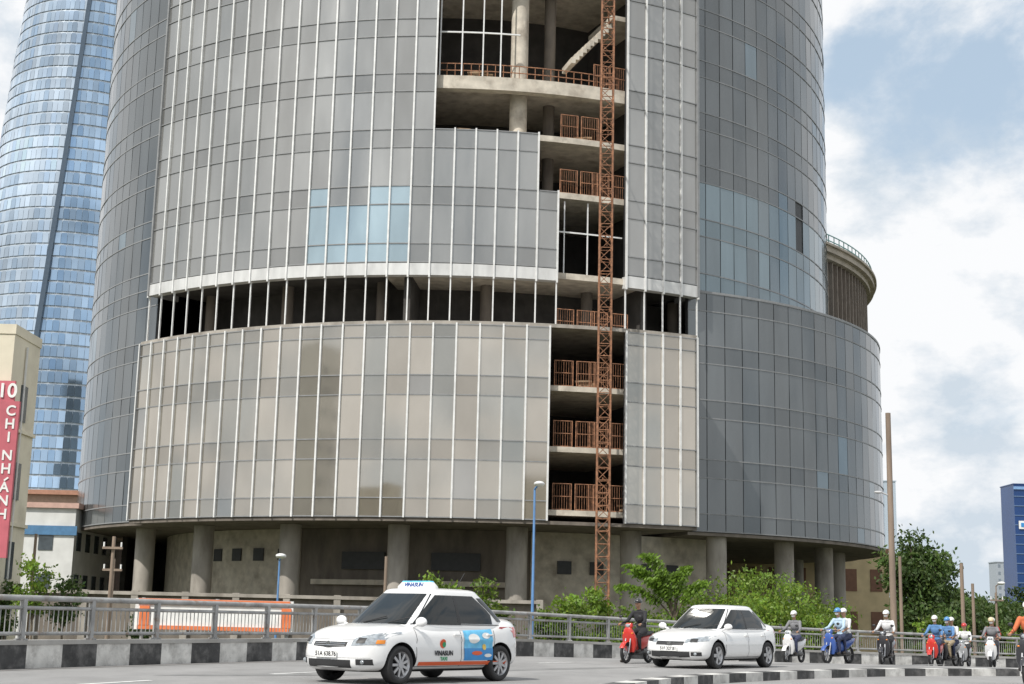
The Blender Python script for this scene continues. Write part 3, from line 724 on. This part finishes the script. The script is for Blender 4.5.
def car(name,loc,rz,K):
    e=empty(name,loc,rz)
    L2=K['L']/2;Wm=K['W']/2;H=K['H'];wb2=K['wb']/2;wr=K['wr']
    x0=L2-.72;pn=2.6;nn=4.6
    top_=K['top'];
    def zt(x):return interp(top_,x)
    def zb(x):return interp([(-L2,.34),(-L2+.25,.22),(-1,.17),(1,.17),(L2-.25,.19),(L2,.26)],x)
    def Wp(x):
        a=abs(x)
        if a<=x0:
            return Wm*(1-.012*(a/x0)**2)
        u=min(1,(a-x0)/(L2-x0));return Wm*.988*max(0,1-u**pn)**(1/pn)
    def crease(x,z):
        # shallow character line below the handles and a tucked sill
        k=max(0,1-(abs(x)/(L2-.35))**6)
        return k*(.012*math.exp(-((z-.70)/.03)**2)-.012*math.exp(-((z-.60)/.06)**2)-.02*max(0,.40-z)/.2)
    def by(x,z):
        a,b=zb(x),zt(x);zc=(a+b)/2;hz=(b-a)/2;u=abs(z-zc)/hz
        if u>=1:return 0
        return Wp(x)*(1-u**nn)**(1/nn)*(1-.03*max(0,z-.6)/.3)+crease(x,z)
    def warp(x,z):
        s=max(0,min(1,(x-(L2-1.0))/1.0));r=max(0,min(1,(-x-(L2-.8))/.8))
        return x-s*s*K['rake']*max(0,z-.5)+r*r*.10*max(0,z-.6)
    xs=[];k=46
    for i in range(k+1):xs.append(-L2*math.cos(math.pi*i/k)*.9995)
    mb=MB();rows=[];half=[]
    NZ=22
    for x in xs:
        a,b=zb(x),zt(x);zc=(a+b)/2;hz=(b-a)/2;W_=Wp(x);ring=[]
        nr=0;R_=[]
        for i in range(NZ+1):
            ph=-math.pi/2+math.pi*i/NZ
            z=zc+hz*math.copysign(abs(math.sin(ph))**(2/nn),math.sin(ph))
            y=W_*abs(math.cos(ph))**(2/nn)*(1-.03*max(0,z-.6)/.3)
            if 0<i<NZ:y=max(0.0005,y+crease(x,z)*min(1,y/.3))
            else:y=0
            R_.append((y,z))
        ring=[(warp(x,z),y,z) for y,z in R_]+[(warp(x,z),-y,z) for y,z in reversed(R_[1:-1])]
        rows.append(ring)
    nr=len(rows[0]);vs=[p for r in rows for p in r];kk=len(rows)
    mb.add(vs,[(j*nr+i,(j+1)*nr+i,(j+1)*nr+(i+1)%nr,j*nr+(i+1)%nr) for j in range(kk-1) for i in range(nr)],0,None,True)
    mb.add(vs,[tuple(range(nr)),tuple(range(kk*nr-1,(kk-1)*nr-1,-1))],0,None,False)
    body=mb.obj('body',m_carw,e,False);weld(body.data)
    cuts=[]
    for sx in(-wb2,wb2):
        for sy in(-1,1):
            c=MB();c.cyl((sx,sy*.56,wr),(sx,sy*1.1,wr),wr+.05,n=40);c_=c.obj('cut',m_plast,None);weld(c_.data)
            md=body.modifiers.new('c','BOOLEAN');md.operation='DIFFERENCE';md.object=c_;md.solver='EXACT';cuts.append(c_)
    body.parent=None
    dg=bpy.context.evaluated_depsgraph_get();me=bpy.data.meshes.new_from_object(body.evaluated_get(dg))
    body.modifiers.clear();body.data=me;body.parent=e
    me.materials.clear();me.materials.append(m_carw);me.materials.append(m_plast)
    for p in me.polygons:
        c=p.center;ins=False
        for sx in(-wb2,wb2):
            if abs(c.y)<Wm and math.hypot(c.x-sx,c.z-wr)<wr+.053 and abs(c.y)>.5 : ins=True
        p.material_index=1 if ins or c.z<.21 else 0;p.use_smooth=True
    for c_ in cuts:bpy.data.objects.remove(c_)
    try: me.set_sharp_from_angle(angle=rad(35))
    except Exception:pass
    zc0,zc1=.80,H-.06
    xf=lambda h:K['f0']+(K['f1']-K['f0'])*h**1.12
    xr=lambda h:K['r0']+(K['r1']-K['r0'])*h**1.25
    wd=lambda h:K['c0']+(K['c1']-K['c0'])*h**1.45
    zz_=lambda h:zc0+(zc1-zc0)*h
    pe=5.0
    def outl(h,psi,s=1,z=None):
        xm=(xf(h)+xr(h))/2;hx_=(xf(h)-xr(h))/2;c,d=math.cos(psi),math.sin(psi)
        return (xm+s*hx_*math.copysign(abs(c)**(2/pe),c),s*wd(h)*math.copysign(abs(d)**(2/pe),d),zz_(h) if z is None else z)
    mb=MB();nn2=56;rings=[]
    for i in range(11):rings.append([outl(i/10,2*math.pi*j/nn2) for j in range(nn2)])
    for s_,dz in((.985,.014),(.95,.030),(.86,.048),(.65,.062),(.35,.070),(.02,.072)):
        rings.append([outl(1,2*math.pi*j/nn2,s_,zc1+dz) for j in range(nn2)])
    vs=[p for r in rings for p in r]
    mb.add(vs,[(j*nn2+i,j*nn2+(i+1)%nn2,(j+1)*nn2+(i+1)%nn2,(j+1)*nn2+i) for j in range(len(rings)-1) for i in range(nn2)],0,None,True)
    mb.obj('roof',m_carw,e,False)
    def sidey(x,h,off=.006):
        xm=(xf(h)+xr(h))/2;hx_=(xf(h)-xr(h))/2;u=min(.999,abs(x-xm)/hx_);return wd(h)*(1-u**pe)**(1/pe)+off
    def sidepatch(xa,xb,h0,h1,sg_,mat,nm,off=.006):
        mb=MB();rows=[]
        for j in range(7):
            h=h0+(h1-h0)*j/6;r=[]
            for i in range(11):
                x=xa(h)+(xb(h)-xa(h))*i/10;r.append((x,sg_*sidey(x,h,off),zz_(h)))
            rows.append(r)
        mb.grid(rows);return mb.obj(nm,mat,e,False)
    bp=K['bp']
    for sg_ in(1,-1):
        sidepatch(lambda h:bp+.03,lambda h:xf(h)-.16-.02*h,.22,.92,sg_,m_glass,'side_window')
        sidepatch(lambda h:max(xr(h)+.40,bp-.90),lambda h:bp-.04,.24,.92,sg_,m_glass,'side_window')
        sidepatch(lambda h:xr(h)+.18,lambda h:min(bp-.6,xr(h)+.37),.30,.88,sg_,m_glass,'quarter_window')
        sidepatch(lambda h:bp-.04,lambda h:bp+.03,.22,.92,sg_,m_plast,'door_pillar',.008)
        sidepatch(lambda h:xr(h)+.22,lambda h:xf(h)-.14,.205,.225,sg_,m_plast,'window_seal',.012)
    for fr,nm in((1,'windshield'),(-1,'rear_window')):
        mb=MB();rows=[]
        for j in range(8):
            h=.20+.75*j/7;r=[];xm=(xf(h)+xr(h))/2;hx_=(xf(h)-xr(h))/2
            for i in range(15):
                u=-.90+1.80*i/14;r.append((xm+fr*(hx_*(1-abs(u)**pe)**(1/pe)+.007),u*wd(h),zz_(h)))
            rows.append(r)
        mb.grid(rows);mb.obj(nm,m_glass,e,False)
    mb=MB()
    for y in(-.25,.3):
        h=.22;a=(xf(h)+.01,y,zz_(h)+.01);h=.36;b=(xf(h)+.015,y+.42,zz_(h)+.02);mb.cyl(a,b,.008,n=5)
    mb.obj('wiper',m_plast,e,False)
    def fx(y,z,off=.006,sgn=1):
        lo,hi=x0*.9,L2
        for _ in range(26):
            md=(lo+hi)/2
            if by(sgn*md,z)>abs(y):lo=md
            else:hi=md
        return warp(sgn*lo,z)+sgn*off
    def fpatch(nm,mat,ya,yb,zf0,zf1,off=.006,sgn=1,bulge=0,n1=14,n2=6):
        mb=MB();rows=[]
        for j in range(n2+1):
            r=[]
            for i in range(n1+1):
                u=i/n1;v=j/n2;y=ya+(yb-ya)*u;z=zf0(u)+(zf1(u)-zf0(u))*v
                o=off+bulge*math.sin(math.pi*u)*math.sin(math.pi*v)
                r.append((fx(y,z,o,sgn),y,z))
            rows.append(r)
        mb.grid(rows);return mb.obj(nm,mat,e,False)
    def spatch(nm,mat,xa,xb,za,zb_,sg_=1,off=.003,n1=10,n2=6):
        mb=MB();rows=[]
        for j in range(n2+1):
            z=za+(zb_-za)*j/n2;rows.append([(warp(x,z),sg_*(by(x,z)+off),z) for x in [xa+(xb-xa)*i/n1 for i in range(n1+1)]])
        mb.grid(rows);return mb.obj(nm,mat,e,False)
    def sdisc(nm,mat,cx,cz,rx,rz2,sg_=1,off=.006,n=22,k=4):
        mb=MB();rows=[]
        for j in range(k+1):
            f=max(.02,j/k);rows.append([(cx+rx*f*math.cos(2*math.pi*i/n),sg_*(by(cx+rx*f*math.cos(2*math.pi*i/n),cz+rz2*f*math.sin(2*math.pi*i/n))+off),cz+rz2*f*math.sin(2*math.pi*i/n)) for i in range(n+1)])
        mb.grid(rows);return mb.obj(nm,mat,e,False)
    car_h=dict(fx=fx,fpatch=fpatch,spatch=spatch,by=by,warp=warp,sdisc=sdisc)
    for sg_ in(1,-1):
        for x in(bp-.005,K['d0'],K['d1']):
            spatch('door_seam',m_ink,x,x+.010,.27,.86,sg_,.003,1,24)
        spatch('door_seam',m_ink,K['d1'],K['d0'],.265,.274,sg_,.003,14,1)
        spatch('sill_trim',m_plast,-wb2+.36,wb2-.36,.19,.225,sg_,.004)
        for x in(bp+.10,bp-.78):
            mb=MB();y=by(x,.76);mb.box((x+.02,sg_*(y+.018),.78),(.17,.03,.03));mb.obj('door_handle',m_carw,e,False,bevel=.008)
        mb=MB();mx_=K['f0']-.30;mb.ell((mx_,sg_*(Wm+.05),.98),(.07,.11,.08));mb.cyl((mx_,sg_*(Wm-.13),.90),(mx_,sg_*(Wm),.95),.025,n=8);mb.obj('side_mirror',m_carw,e,False)
    for sx in(-wb2,wb2):
        for sg_ in(1,-1):
            wroot=empty('wheel',(sx,sg_*(Wm-.12),wr));wroot.parent=e
            mb=MB();prof=[(-.10,wr*.62),(-.105,wr*.9),(-.085,wr*.985),(0,wr),(.085,wr*.985),(.105,wr*.9),(.10,wr*.68),(.07,wr*.66)]
            rows=[]
            for i in range(37):
                t=2*math.pi*i/36;rows.append([(r*math.cos(t),yy*sg_,r*math.sin(t)) for yy,r in prof])
            mb.grid(rows);mb.obj('tyre',m_black,wroot,False)
            mb=MB();rows=[]
            for i in range(37):
                t=2*math.pi*i/36;rows.append([(r*math.cos(t),yy*sg_,r*math.sin(t)) for yy,r in((.10,wr*.68),(.085,wr*.66),(.07,wr*.6),(.02,wr*.58))])
            mb.grid(rows)
            ns=K['sp']
            for i in range(ns):
                t=2*math.pi*i/ns;mm=Matrix.Rotation(-t,4,'Y')
                mb.box(mm@Vector((wr*.34,sg_*.075,0)),(wr*.56,.03,wr*(.62*2/ns)),mat=mm)
            mb.cyl((0,sg_*.05,0),(0,sg_*.10,0),wr*.17,n=16)
            mb.obj('rim',m_alloy,wroot,False)
            mb=MB();mb.cyl((0,sg_*.0,0),(0,sg_*.03,0),wr*.6,n=24);mb.obj('brake_disc',m_plast,wroot,False)
    return e,car_h
vios=dict(L=4.24,W=1.70,H=1.54,wb=2.55,wr=.305,rake=.34,f0=1.20,f1=.34,r0=-1.82,r1=-1.02,c0=.80,c1=.60,bp=-.20,d0=.92,d1=-1.10,sp=9,
  top=[(-2.12,.82),(-2.07,.98),(-1.93,1.06),(-1.5,1.07),(-1.0,1.0),(.6,.95),(1.1,.945),(1.5,.90),(1.83,.815),(2.02,.71),(2.12,.60)])
tx,h=car('taxi',(-1.60,26.1,0),rad(180+52),vios);tx.scale=(1.055,)*3
top(tx,'white taxi saloon with roof sign and coloured door advert','car')
sp_,fp,by,fx,sdisc=h['spatch'],h['fpatch'],h['by'],h['fx'],h['sdisc']
def front_kit(e,h,gz,lz,kia=False):
    fp,fx=h['fpatch'],h['fx']
    for s in(1,-1):
        if not kia:
            fp('headlight',m_lamp,s*.44,s*.81,lambda u:lz-.01+.03*u,lambda u:lz+.10+.12*u**.7,.005,1,.022)
            fp('headlight_bezel',m_plast,s*.52,s*.64,lambda u:lz+.04,lambda u:lz+.12,.028,1,.003)
            fp('turn_signal',m_orange,s*.76,s*.815,lambda u:lz+.03,lambda u:lz+.09,.030,1,.004)
        else:
            fp('headlight',m_lamp,s*.38,s*.82,lambda u:lz+.0+.06*u,lambda u:lz+.10+.09*u,.005,1,.016)
            fp('headlight_bezel',m_plast,s*.50,s*.66,lambda u:lz+.04,lambda u:lz+.11,.024,1,.004)
        fp('fog_lamp_recess',m_plast,s*.54,s*.74,lambda u:.30,lambda u:.39,.004)
        mb=MB();mb.ell((fx(s*.63,.345,.012),s*.63,.345),(.02,.045,.035));mb.obj('fog_lamp',m_lamp,e,False)
        fp('tail_light',m_redlens,s*.48,s*.80,lambda u:.74,lambda u:.92,.006,-1,.01)
    if kia:
        fp('grille',m_plast,-.37,.37,lambda u:gz-.03,lambda u:gz+.06,.006)
        fp('grille_bar',m_chrome,-.37,.37,lambda u:gz+.056,lambda u:gz+.062,.012,n2=1)
        fp('lower_intake',m_plast,-.52,.52,lambda u:.24+.03*abs(2*u-1),lambda u:.395,.004)
    else:
        fp('grille',m_plast,-.36,.36,lambda u:gz-.04+.02*abs(2*u-1),lambda u:gz+.05,.004)
        for k in range(2):
            fp('grille_bar',m_chrome,-.33,.33,lambda u,k=k:gz-.008+k*.030,lambda u,k=k:gz+.000+k*.030,.010,n2=1)
        fp('lower_intake',m_plast,-.46,.46,lambda u:.25,lambda u:.375,.004)
    fp('bonnet_seam',m_ink,-.70,.70,lambda u:gz+.085,lambda u:gz+.091,.002,n2=1,n1=20)
    fp('bumper_crease_shade',M('shadow_grey',(.35,.35,.35),.5),-.72,.72,lambda u:.405,lambda u:.411,.002,n2=1,n1=20)  # thin grey strip paints in the shade along the crease
    mb=MB();mb.cyl((fx(0,gz+.01,.012),0,gz+.012),(fx(0,gz+.01,.02),0,gz+.012),.05,n=20);mb.obj('emblem',m_chrome,e,False)
def plate(e,h,txt):
    fx=h['fx'];mb=MB();X=fx(0,.46,.02)
    mb.box((X,0,.46),(.012,.47,.11));mb.obj('number_plate',m_white2,e,False,bevel=.004)
    text('plate_lettering',txt,.098,m_ink,e,(X+.008,0,.46),(rad(90),0,rad(90)),.001,bold=.002)
front_kit(tx,h,.60,.60);plate(tx,h,'51A 638.76')
for s in(1,-1):
    rzt=rad(180) if s>0 else 0
    sp_('livery_stripe',m_stripe,-1.55,.86,.285,.345,s,.005,26,3)
    sp_('door_advert',m_lblue,-1.04,-.27,.36,.88,s,.006,12,24)
    sp_('advert_sea',m_blue,-1.04,-.27,.36,.56,s,.009,12,12)
    sdisc('advert_picture',m_white2,-.52,.72,.15,.08,s,.012)
    sdisc('advert_picture',m_white2,-.86,.77,.11,.05,s,.012)
    sdisc('advert_picture',m_yel,-.80,.58,.05,.05,s,.014)
    sdisc('advert_picture',m_stripe,-.60,.48,.14,.035,s,.014)
    sdisc('advert_picture',m_white2,-.90,.44,.10,.03,s,.014)
    sdisc('livery_roundel',m_stripe,.28,.635,.075,.075,s,.006)
    sdisc('livery_roundel_centre',m_green,.25,.62,.045,.045,s,.010)
    text('livery_lettering','VINASUN',.11,m_ink,tx,(.26,s*(by(.2,.48)+.008),.48),(rad(90),0,rzt),.002,bold=.003)
    text('livery_lettering','TAXI',.08,m_green,tx,(.26,s*(by(.2,.40)+.012),.39),(rad(90),0,rzt),.002,bold=.002)
mb=MB();mb.loft([((-.0,0,1.53),(.13,0,0),(0,.40,0)),((0,0,1.57),(.12,0,0),(0,.40,0)),((-.0,0,1.64),(.07,0,0),(0,.34,0))],24,5);mb.obj('roof_sign',m_white2,tx,False)
mb=MB();mb.loft([((0,0,1.64),(.072,0,0),(0,.34,0)),((0,0,1.665),(.06,0,0),(0,.32,0))],24,5);mb.obj('roof_sign_cap',m_lblue,tx,False)
text('roof_sign_lettering','VINASUN',.10,m_navy,tx,(.110,0,1.595),(rad(68),0,rad(90)),.002,bold=.003)
mb=MB();mb.cyl((-.75,.2,1.53),(-1.0,.2,1.83),.006,n=5);mb.obj('antenna',m_plast,tx,False)

rio=dict(L=4.35,W=1.72,H=1.51,wb=2.57,wr=.315,rake=.38,f0=1.22,f1=.28,r0=-1.90,r1=-1.04,c0=.81,c1=.59,bp=-.24,d0=.90,d1=-1.15,sp=5,
  top=[(-2.175,.80),(-2.12,1.0),(-1.97,1.09),(-1.6,1.08),(-1.0,1.0),(.6,.95),(1.1,.93),(1.5,.875),(1.85,.785),(2.05,.68),(2.175,.58)])
sd_,h2=car('saloon_car',(5.42,37.8,0),rad(180+53),rio);sd_.scale=(1.05,)*3
top(sd_,'white saloon car with dark windows driving along the road','car')
front_kit(sd_,h2,.57,.585,True);plate(sd_,h2,'51F 327.81')

# ------------------------------------------------------------------ people and scooters
m_skin=M('skin',(.42,.24,.15),.55,0,.06)
m_shoe=M('shoe_dark',(.05,.04,.035),.6)
def cloth(n,c):return M('cloth_'+n,c,.85,0,.15,12)
POSE={}
def pose(kind,legdown=False):
    key=(kind,legdown)
    if key in POSE:return POSE[key]
    b=MB();seg=[]
    dx=-.34 if kind=='passenger' else 0
    def C(p,q,r0,r1,reg):
        p=Vector(p)+Vector((dx,0,0));q=Vector(q)+Vector((dx,0,0));b.cyl(p,q,r0,r1,n=12);b.ell(p,(r0,)*3,10,6);b.ell(q,(r1,)*3,10,6);seg.append((p,q,reg,(r0+r1)/2))
    def E(c,r,reg):
        c=Vector(c)+Vector((dx,0,0));b.ell(c,r,14,10);seg.append((c,c,reg,sum(r)/3))
    E((-.22,0,.88),(.15,.17,.12),2);E((-.19,0,1.02),(.115,.15,.17),1);E((-.10,0,1.25),(.115,.185,.17),1);E((-.07,0,1.36),(.08,.17,.07),1)
    C((-.05,0,1.40),(-.02,0,1.50),.055,.052,0)
    E((.005,0,1.60),(.098,.076,.12),0);E((.035,0,1.545),(.06,.05,.06),0);E((.10,0,1.59),(.022,.014,.022),0)
    for s in(1,-1):
        E((0,s*.078,1.59),(.02,.012,.03),0)
        C((-.07,s*.18,1.36),(.10,s*.27,1.13),.062,.047,1);
        if kind=='passenger': C((.10,s*.27,1.13),(.22,s*.15,1.02),.043,.032,0)
        else:C((.10,s*.27,1.13),(.37,s*.31,1.05),.043,.030,1 if kind=='driver' else 0);E((.425,s*.315,1.045),(.05,.04,.025),0)
        C((-.18,s*.10,.86),(.25,s*.17,.76),.10,.066,2)
        if legdown and s<0: C((.25,s*.17,.76),(.12,s*.36,.12),.062,.042,2);E((.18,s*.38,.05),(.125,.05,.045),3)
        else: C((.25,s*.17,.76),(.17,s*.16,.36),.062,.042,2);E((.24,s*.16,.325),(.125,.05,.045),3)
    o=b.obj('tmp',m_skin);md=o.modifiers.new('r','REMESH');md.mode='VOXEL';md.voxel_size=.016
    ms=o.modifiers.new('s','SMOOTH');ms.iterations=3;ms.factor=.5
    dg=bpy.context.evaluated_depsgraph_get();me=bpy.data.meshes.new_from_object(o.evaluated_get(dg));bpy.data.objects.remove(o)
    f=MB();f.v=[tuple(v.co) for v in me.vertices];f.f=[list(p.vertices) for p in me.polygons]
    f.m=[];f.s=[True]*len(f.f);f.c=[(1,1,1)]*len(f.f)
    for p in me.polygons:
        c=p.center;best=9;rg=0
        for a,q,reg,r in seg:
            d=q-a;l=d.length_squared;t=max(0,min(1,(c-a).dot(d)/l)) if l>0 else 0
            v=(c-(a+d*t)).length-r
            if v<best:best=v;rg=reg
        f.m.append(rg)
    for s in(1,-1):
        f.ell((.092+dx,s*.03,1.612),(.01,.014,.009),8,5,m=4)
        if kind=='passenger':hp=Vector((.24+dx,s*.13,1.01))
        else:hp=Vector((.46,s*.315,1.045))
        for k,ln in enumerate((.030,.036,.034,.026)):
            y=(k-1.5)*.019;p0=hp+Vector((0,y,0));p1=p0+Vector((.022,0,-.004));p2=p1+Vector((-.002,0,-ln));p3=p2+Vector((-.022,0,-.006))
            for a,q in((p0,p1),(p1,p2),(p2,p3)):f.cyl(a,q,.0085,.008,n=7)
        p0=hp+Vector((-.03,-s*.035,-.005));f.cyl(p0,p0+Vector((.03,-s*.012,-.022)),.010,.008,n=7)
    POSE[key]=f;return f
def person(loc,rz,kind,shirt,pants,helm,label,legdown=False,scale=1.0,mask=False):
    f=pose(kind,legdown);o=f.obj('person',[m_skin,shirt,pants,m_shoe,m_ink])
    o.location=loc;o.rotation_euler=(0,0,rz);o.scale=(scale,)*3
    top(o,label,'person','scooter riders on the road')
    dx=-.34 if kind=='passenger' else 0
    mb=MB();mb.ell((-.01+dx,0,1.635),(.128,.108,.115),18,10,zmin=-.25);mb.loft([((.10+dx,0,1.625),(.05,0,.0),(0,.09,0)),((.14+dx,0,1.612),(.03,0,0),(0,.06,0))],14,2.4)
    mb.obj('helmet',helm,o,False)
    if mask:
        mb=MB();mb.ell((.055+dx,0,1.555),(.062,.062,.045),12,8);mb.obj('face_mask',m_white2,o,False)
    return o
def scooter(loc,rz,paint,label):
    e=empty('motor_scooter',loc,rz);top(e,label,'motorbike','motor scooters on the road')
    def wheel(x):
        w=empty('wheel',(x,0,.28));w.parent=e
        mb=MB();rows=[]
        for i in range(29):
            t=2*math.pi*i/28;rows.append([((.235+.045*math.cos(a))*math.cos(t),.045*math.sin(a),(.235+.045*math.cos(a))*math.sin(t)) for a in [2*math.pi*k/8 for k in range(9)]])
        mb.grid(rows);mb.obj('tyre',m_black,w,False)
        mb=MB()
        mb.cyl((0,-.05,0),(0,.05,0),.05,n=12)
        for i in range(6):
            t=math.pi*i/3;mb.cyl((0,0,0),(.2*math.cos(t),0,.2*math.sin(t)),.014,n=5)
        rows=[]
        for i in range(29):
            t=2*math.pi*i/28;rows.append([(.205*math.cos(t),y,.205*math.sin(t)) for y in(-.03,.03)])
        mb.grid(rows);mb.obj('rim',m_alloy,w,False)
    wheel(.66);wheel(-.60)
    mb=MB();mb.loft([((.44,0,.30),(.05,0,0),(0,.13,0)),((.44,0,.5),(.07,0,0),(0,.21,0)),((.49,0,.72),(.09,0,0),(0,.20,0)),((.52,0,.88),(.09,0,.02),(0,.13,0)),((.53,0,.93),(.06,0,.02),(0,.09,0))],18,2.8);mb.obj('leg_shield',paint,e,False)
    mb=MB();mb.loft([((.42,0,.26),(0,.13,0),(0,0,.04)),((.1,0,.26),(0,.14,0),(0,0,.04)),((-.1,0,.30),(0,.13,0),(0,0,.07))],14,4);mb.obj('floorboard',m_plast,e,False)
    mb=MB();mb.loft([((.08,0,.50),(0,.10,0),(0,0,.16)),((-.1,0,.54),(0,.15,0),(0,0,.19)),((-.4,0,.60),(0,.16,0),(0,0,.15)),((-.7,0,.68),(0,.12,0),(0,0,.10)),((-.93,0,.76),(0,.05,0),(0,0,.04))],16,2.6);mb.obj('rear_fairing',paint,e,False)
    mb=MB();mb.loft([((.06,0,.70),(0,.09,0),(0,0,.03)),((-.15,0,.75),(0,.13,0),(0,0,.05)),((-.45,0,.79),(0,.13,0),(0,0,.05)),((-.72,0,.83),(0,.10,0),(0,0,.04))],14,3);mb.obj('seat',m_plast,e,False)
    mb=MB();mb.loft([((-.2,0,.34),(0,.08,0),(0,0,.08)),((-.62,0,.30),(0,.07,0),(0,0,.07))],12,2.6);mb.obj('engine',M('engine_grey',(.16,.16,.16),.5,.6),e,False)
    mb=MB();mb.cyl((-.25,-.15,.24),(-.5,-.17,.27),.03,n=8);mb.cyl((-.5,-.17,.27),(-.92,-.18,.36),.055,n=10);mb.obj('exhaust',m_alloy,e,False)
    mb=MB()
    for s in(1,-1):mb.cyl((.66,s*.075,.28),(.52,s*.07,.72),.022,n=8)
    mb.obj('front_fork',m_alloy,e,False)
    mb=MB();rows=[]
    for i in range(13):
        t=rad(25+130*i/12);rows.append([(.66+(.315-.25*abs(a)**2.5*.2)*math.cos(t),a*.075,.28+(.315-.02*a*a)*math.sin(t)) for a in(-1,-.6,0,.6,1)])
    mb.grid(rows);mb.obj('front_fender',paint,e,False)
    mb=MB();mb.loft([((.50,0,.93),(.07,0,0),(0,.10,0)),((.50,0,1.0),(.09,0,0),(0,.12,0)),((.48,0,1.07),(.05,0,0),(0,.09,0))],16,2.4);mb.obj('handlebar_cowl',paint,e,False)
    mb=MB()
    for s in(1,-1):mb.cyl((.48,0,1.02),(.47,s*.24,1.03),.014,n=8);mb.cyl((.47,s*.24,1.03),(.455,s*.38,1.025),.018,n=8)
    mb.obj('handlebar',m_plast,e,False)
    mb=MB();mb.ell((.575,0,1.0),(.03,.075,.05));mb.obj('headlight',m_lamp,e,False)
    for s in(1,-1):
        mb=MB();mb.cyl((.47,s*.20,1.04),(.46,s*.27,1.20),.006,n=5);mb.ell((.455,s*.29,1.24),(.015,.06,.04));mb.obj('mirror',m_plast,e,False)
        mb=MB();mb.ell((.56,s*.13,.80),(.03,.035,.02));mb.obj('turn_signal',m_orange,e,False)
    mb=MB();mb.ell((-.93,0,.76),(.03,.07,.035));mb.obj('tail_light',m_redlens,e,False)
    mb=MB();mb.cyl((-.2,.0,.3),(-.2,.16,.22),.012,n=5);mb.obj('stand',m_plast,e,False)
    return e
def pl(c,n):return M('scooter_'+n,c,.3,0,.05,coat=.6)
P_red=m_red;P_wh=pl((.7,.7,.7),'white');P_bk=pl((.03,.03,.035),'black');P_bl=pl((.04,.1,.35),'blue');P_gr=pl((.3,.31,.32),'grey')
def hm(n,c):return M('helmet_'+n,c,.25,0,.03,coat=.7)
H_w=hm('white',(.75,.75,.74));H_b=hm('black',(.03,.03,.03));H_bl=hm('blue',(.08,.25,.5));H_r=hm('red',(.5,.04,.04));H_y=hm('cream',(.65,.55,.35))
bk=cloth('black',(.025,.025,.028));wh=cloth('white',(.65,.65,.65));bl=cloth('blue',(.10,.22,.42));lb=cloth('pale_blue',(.42,.55,.66));gy=cloth('grey',(.2,.2,.21));rd=cloth('red',(.5,.05,.05));nv=cloth('navy',(.04,.05,.10));orr=cloth('orange',(.55,.15,.06));kh=cloth('khaki',(.35,.28,.18))
RID=[(3.62,39.6,236,P_red,bk,bk,H_b,None,'red motor scooter ridden beside the white saloon','person in black jacket and black helmet riding',True),
(9.75,49.0,236,P_wh,gy,nv,H_w,None,'white and grey motor scooter on the road','person in grey shirt and white helmet riding',False),
(10.55,46.0,225,P_bl,lb,nv,H_bl,wh,'blue and white motor scooter carrying two people','person in pale blue shirt riding with passenger',False),
(12.3,46.8,242,P_bk,wh,bk,H_w,None,'black motor scooter on the road','person in white shirt and white helmet riding',False),
(14.9,50.3,240,P_red,bl,nv,H_w,None,'red motor scooter among the distant riders','person in blue shirt and pale helmet riding',False),
(15.7,51.5,228,P_bk,bl,kh,H_bl,wh,'dark motor scooter carrying two people','person in blue jacket riding with passenger',False),
(17.1,51.0,246,P_wh,gy,bk,H_y,rd,'white motor scooter among the distant riders','person in grey jacket and cream helmet riding',False),
(18.2,57.5,240,P_gr,wh,bk,H_r,None,'grey motor scooter far down the road','person in white shirt and red helmet riding',False),
(11.05,30.6,242,P_bk,orr,bk,H_w,None,'black motor scooter near the median kerb','person in orange jacket and white helmet riding',False)]
for x,y,hd,pa,sh,pn_,he,ps,l1,l2,ld in RID:
    z=rz_(y);scooter((x,y,z),rad(hd),pa,l1)
    person((x,y,z),rad(hd),'driver',sh,pn_,he,l2,ld,1.0,ps is not None or he is H_w)
    if ps: person((x,y,z+.03),rad(hd),'passenger',ps,nv,H_w,'person in light clothes sitting behind the rider',False,.98)
print('done')
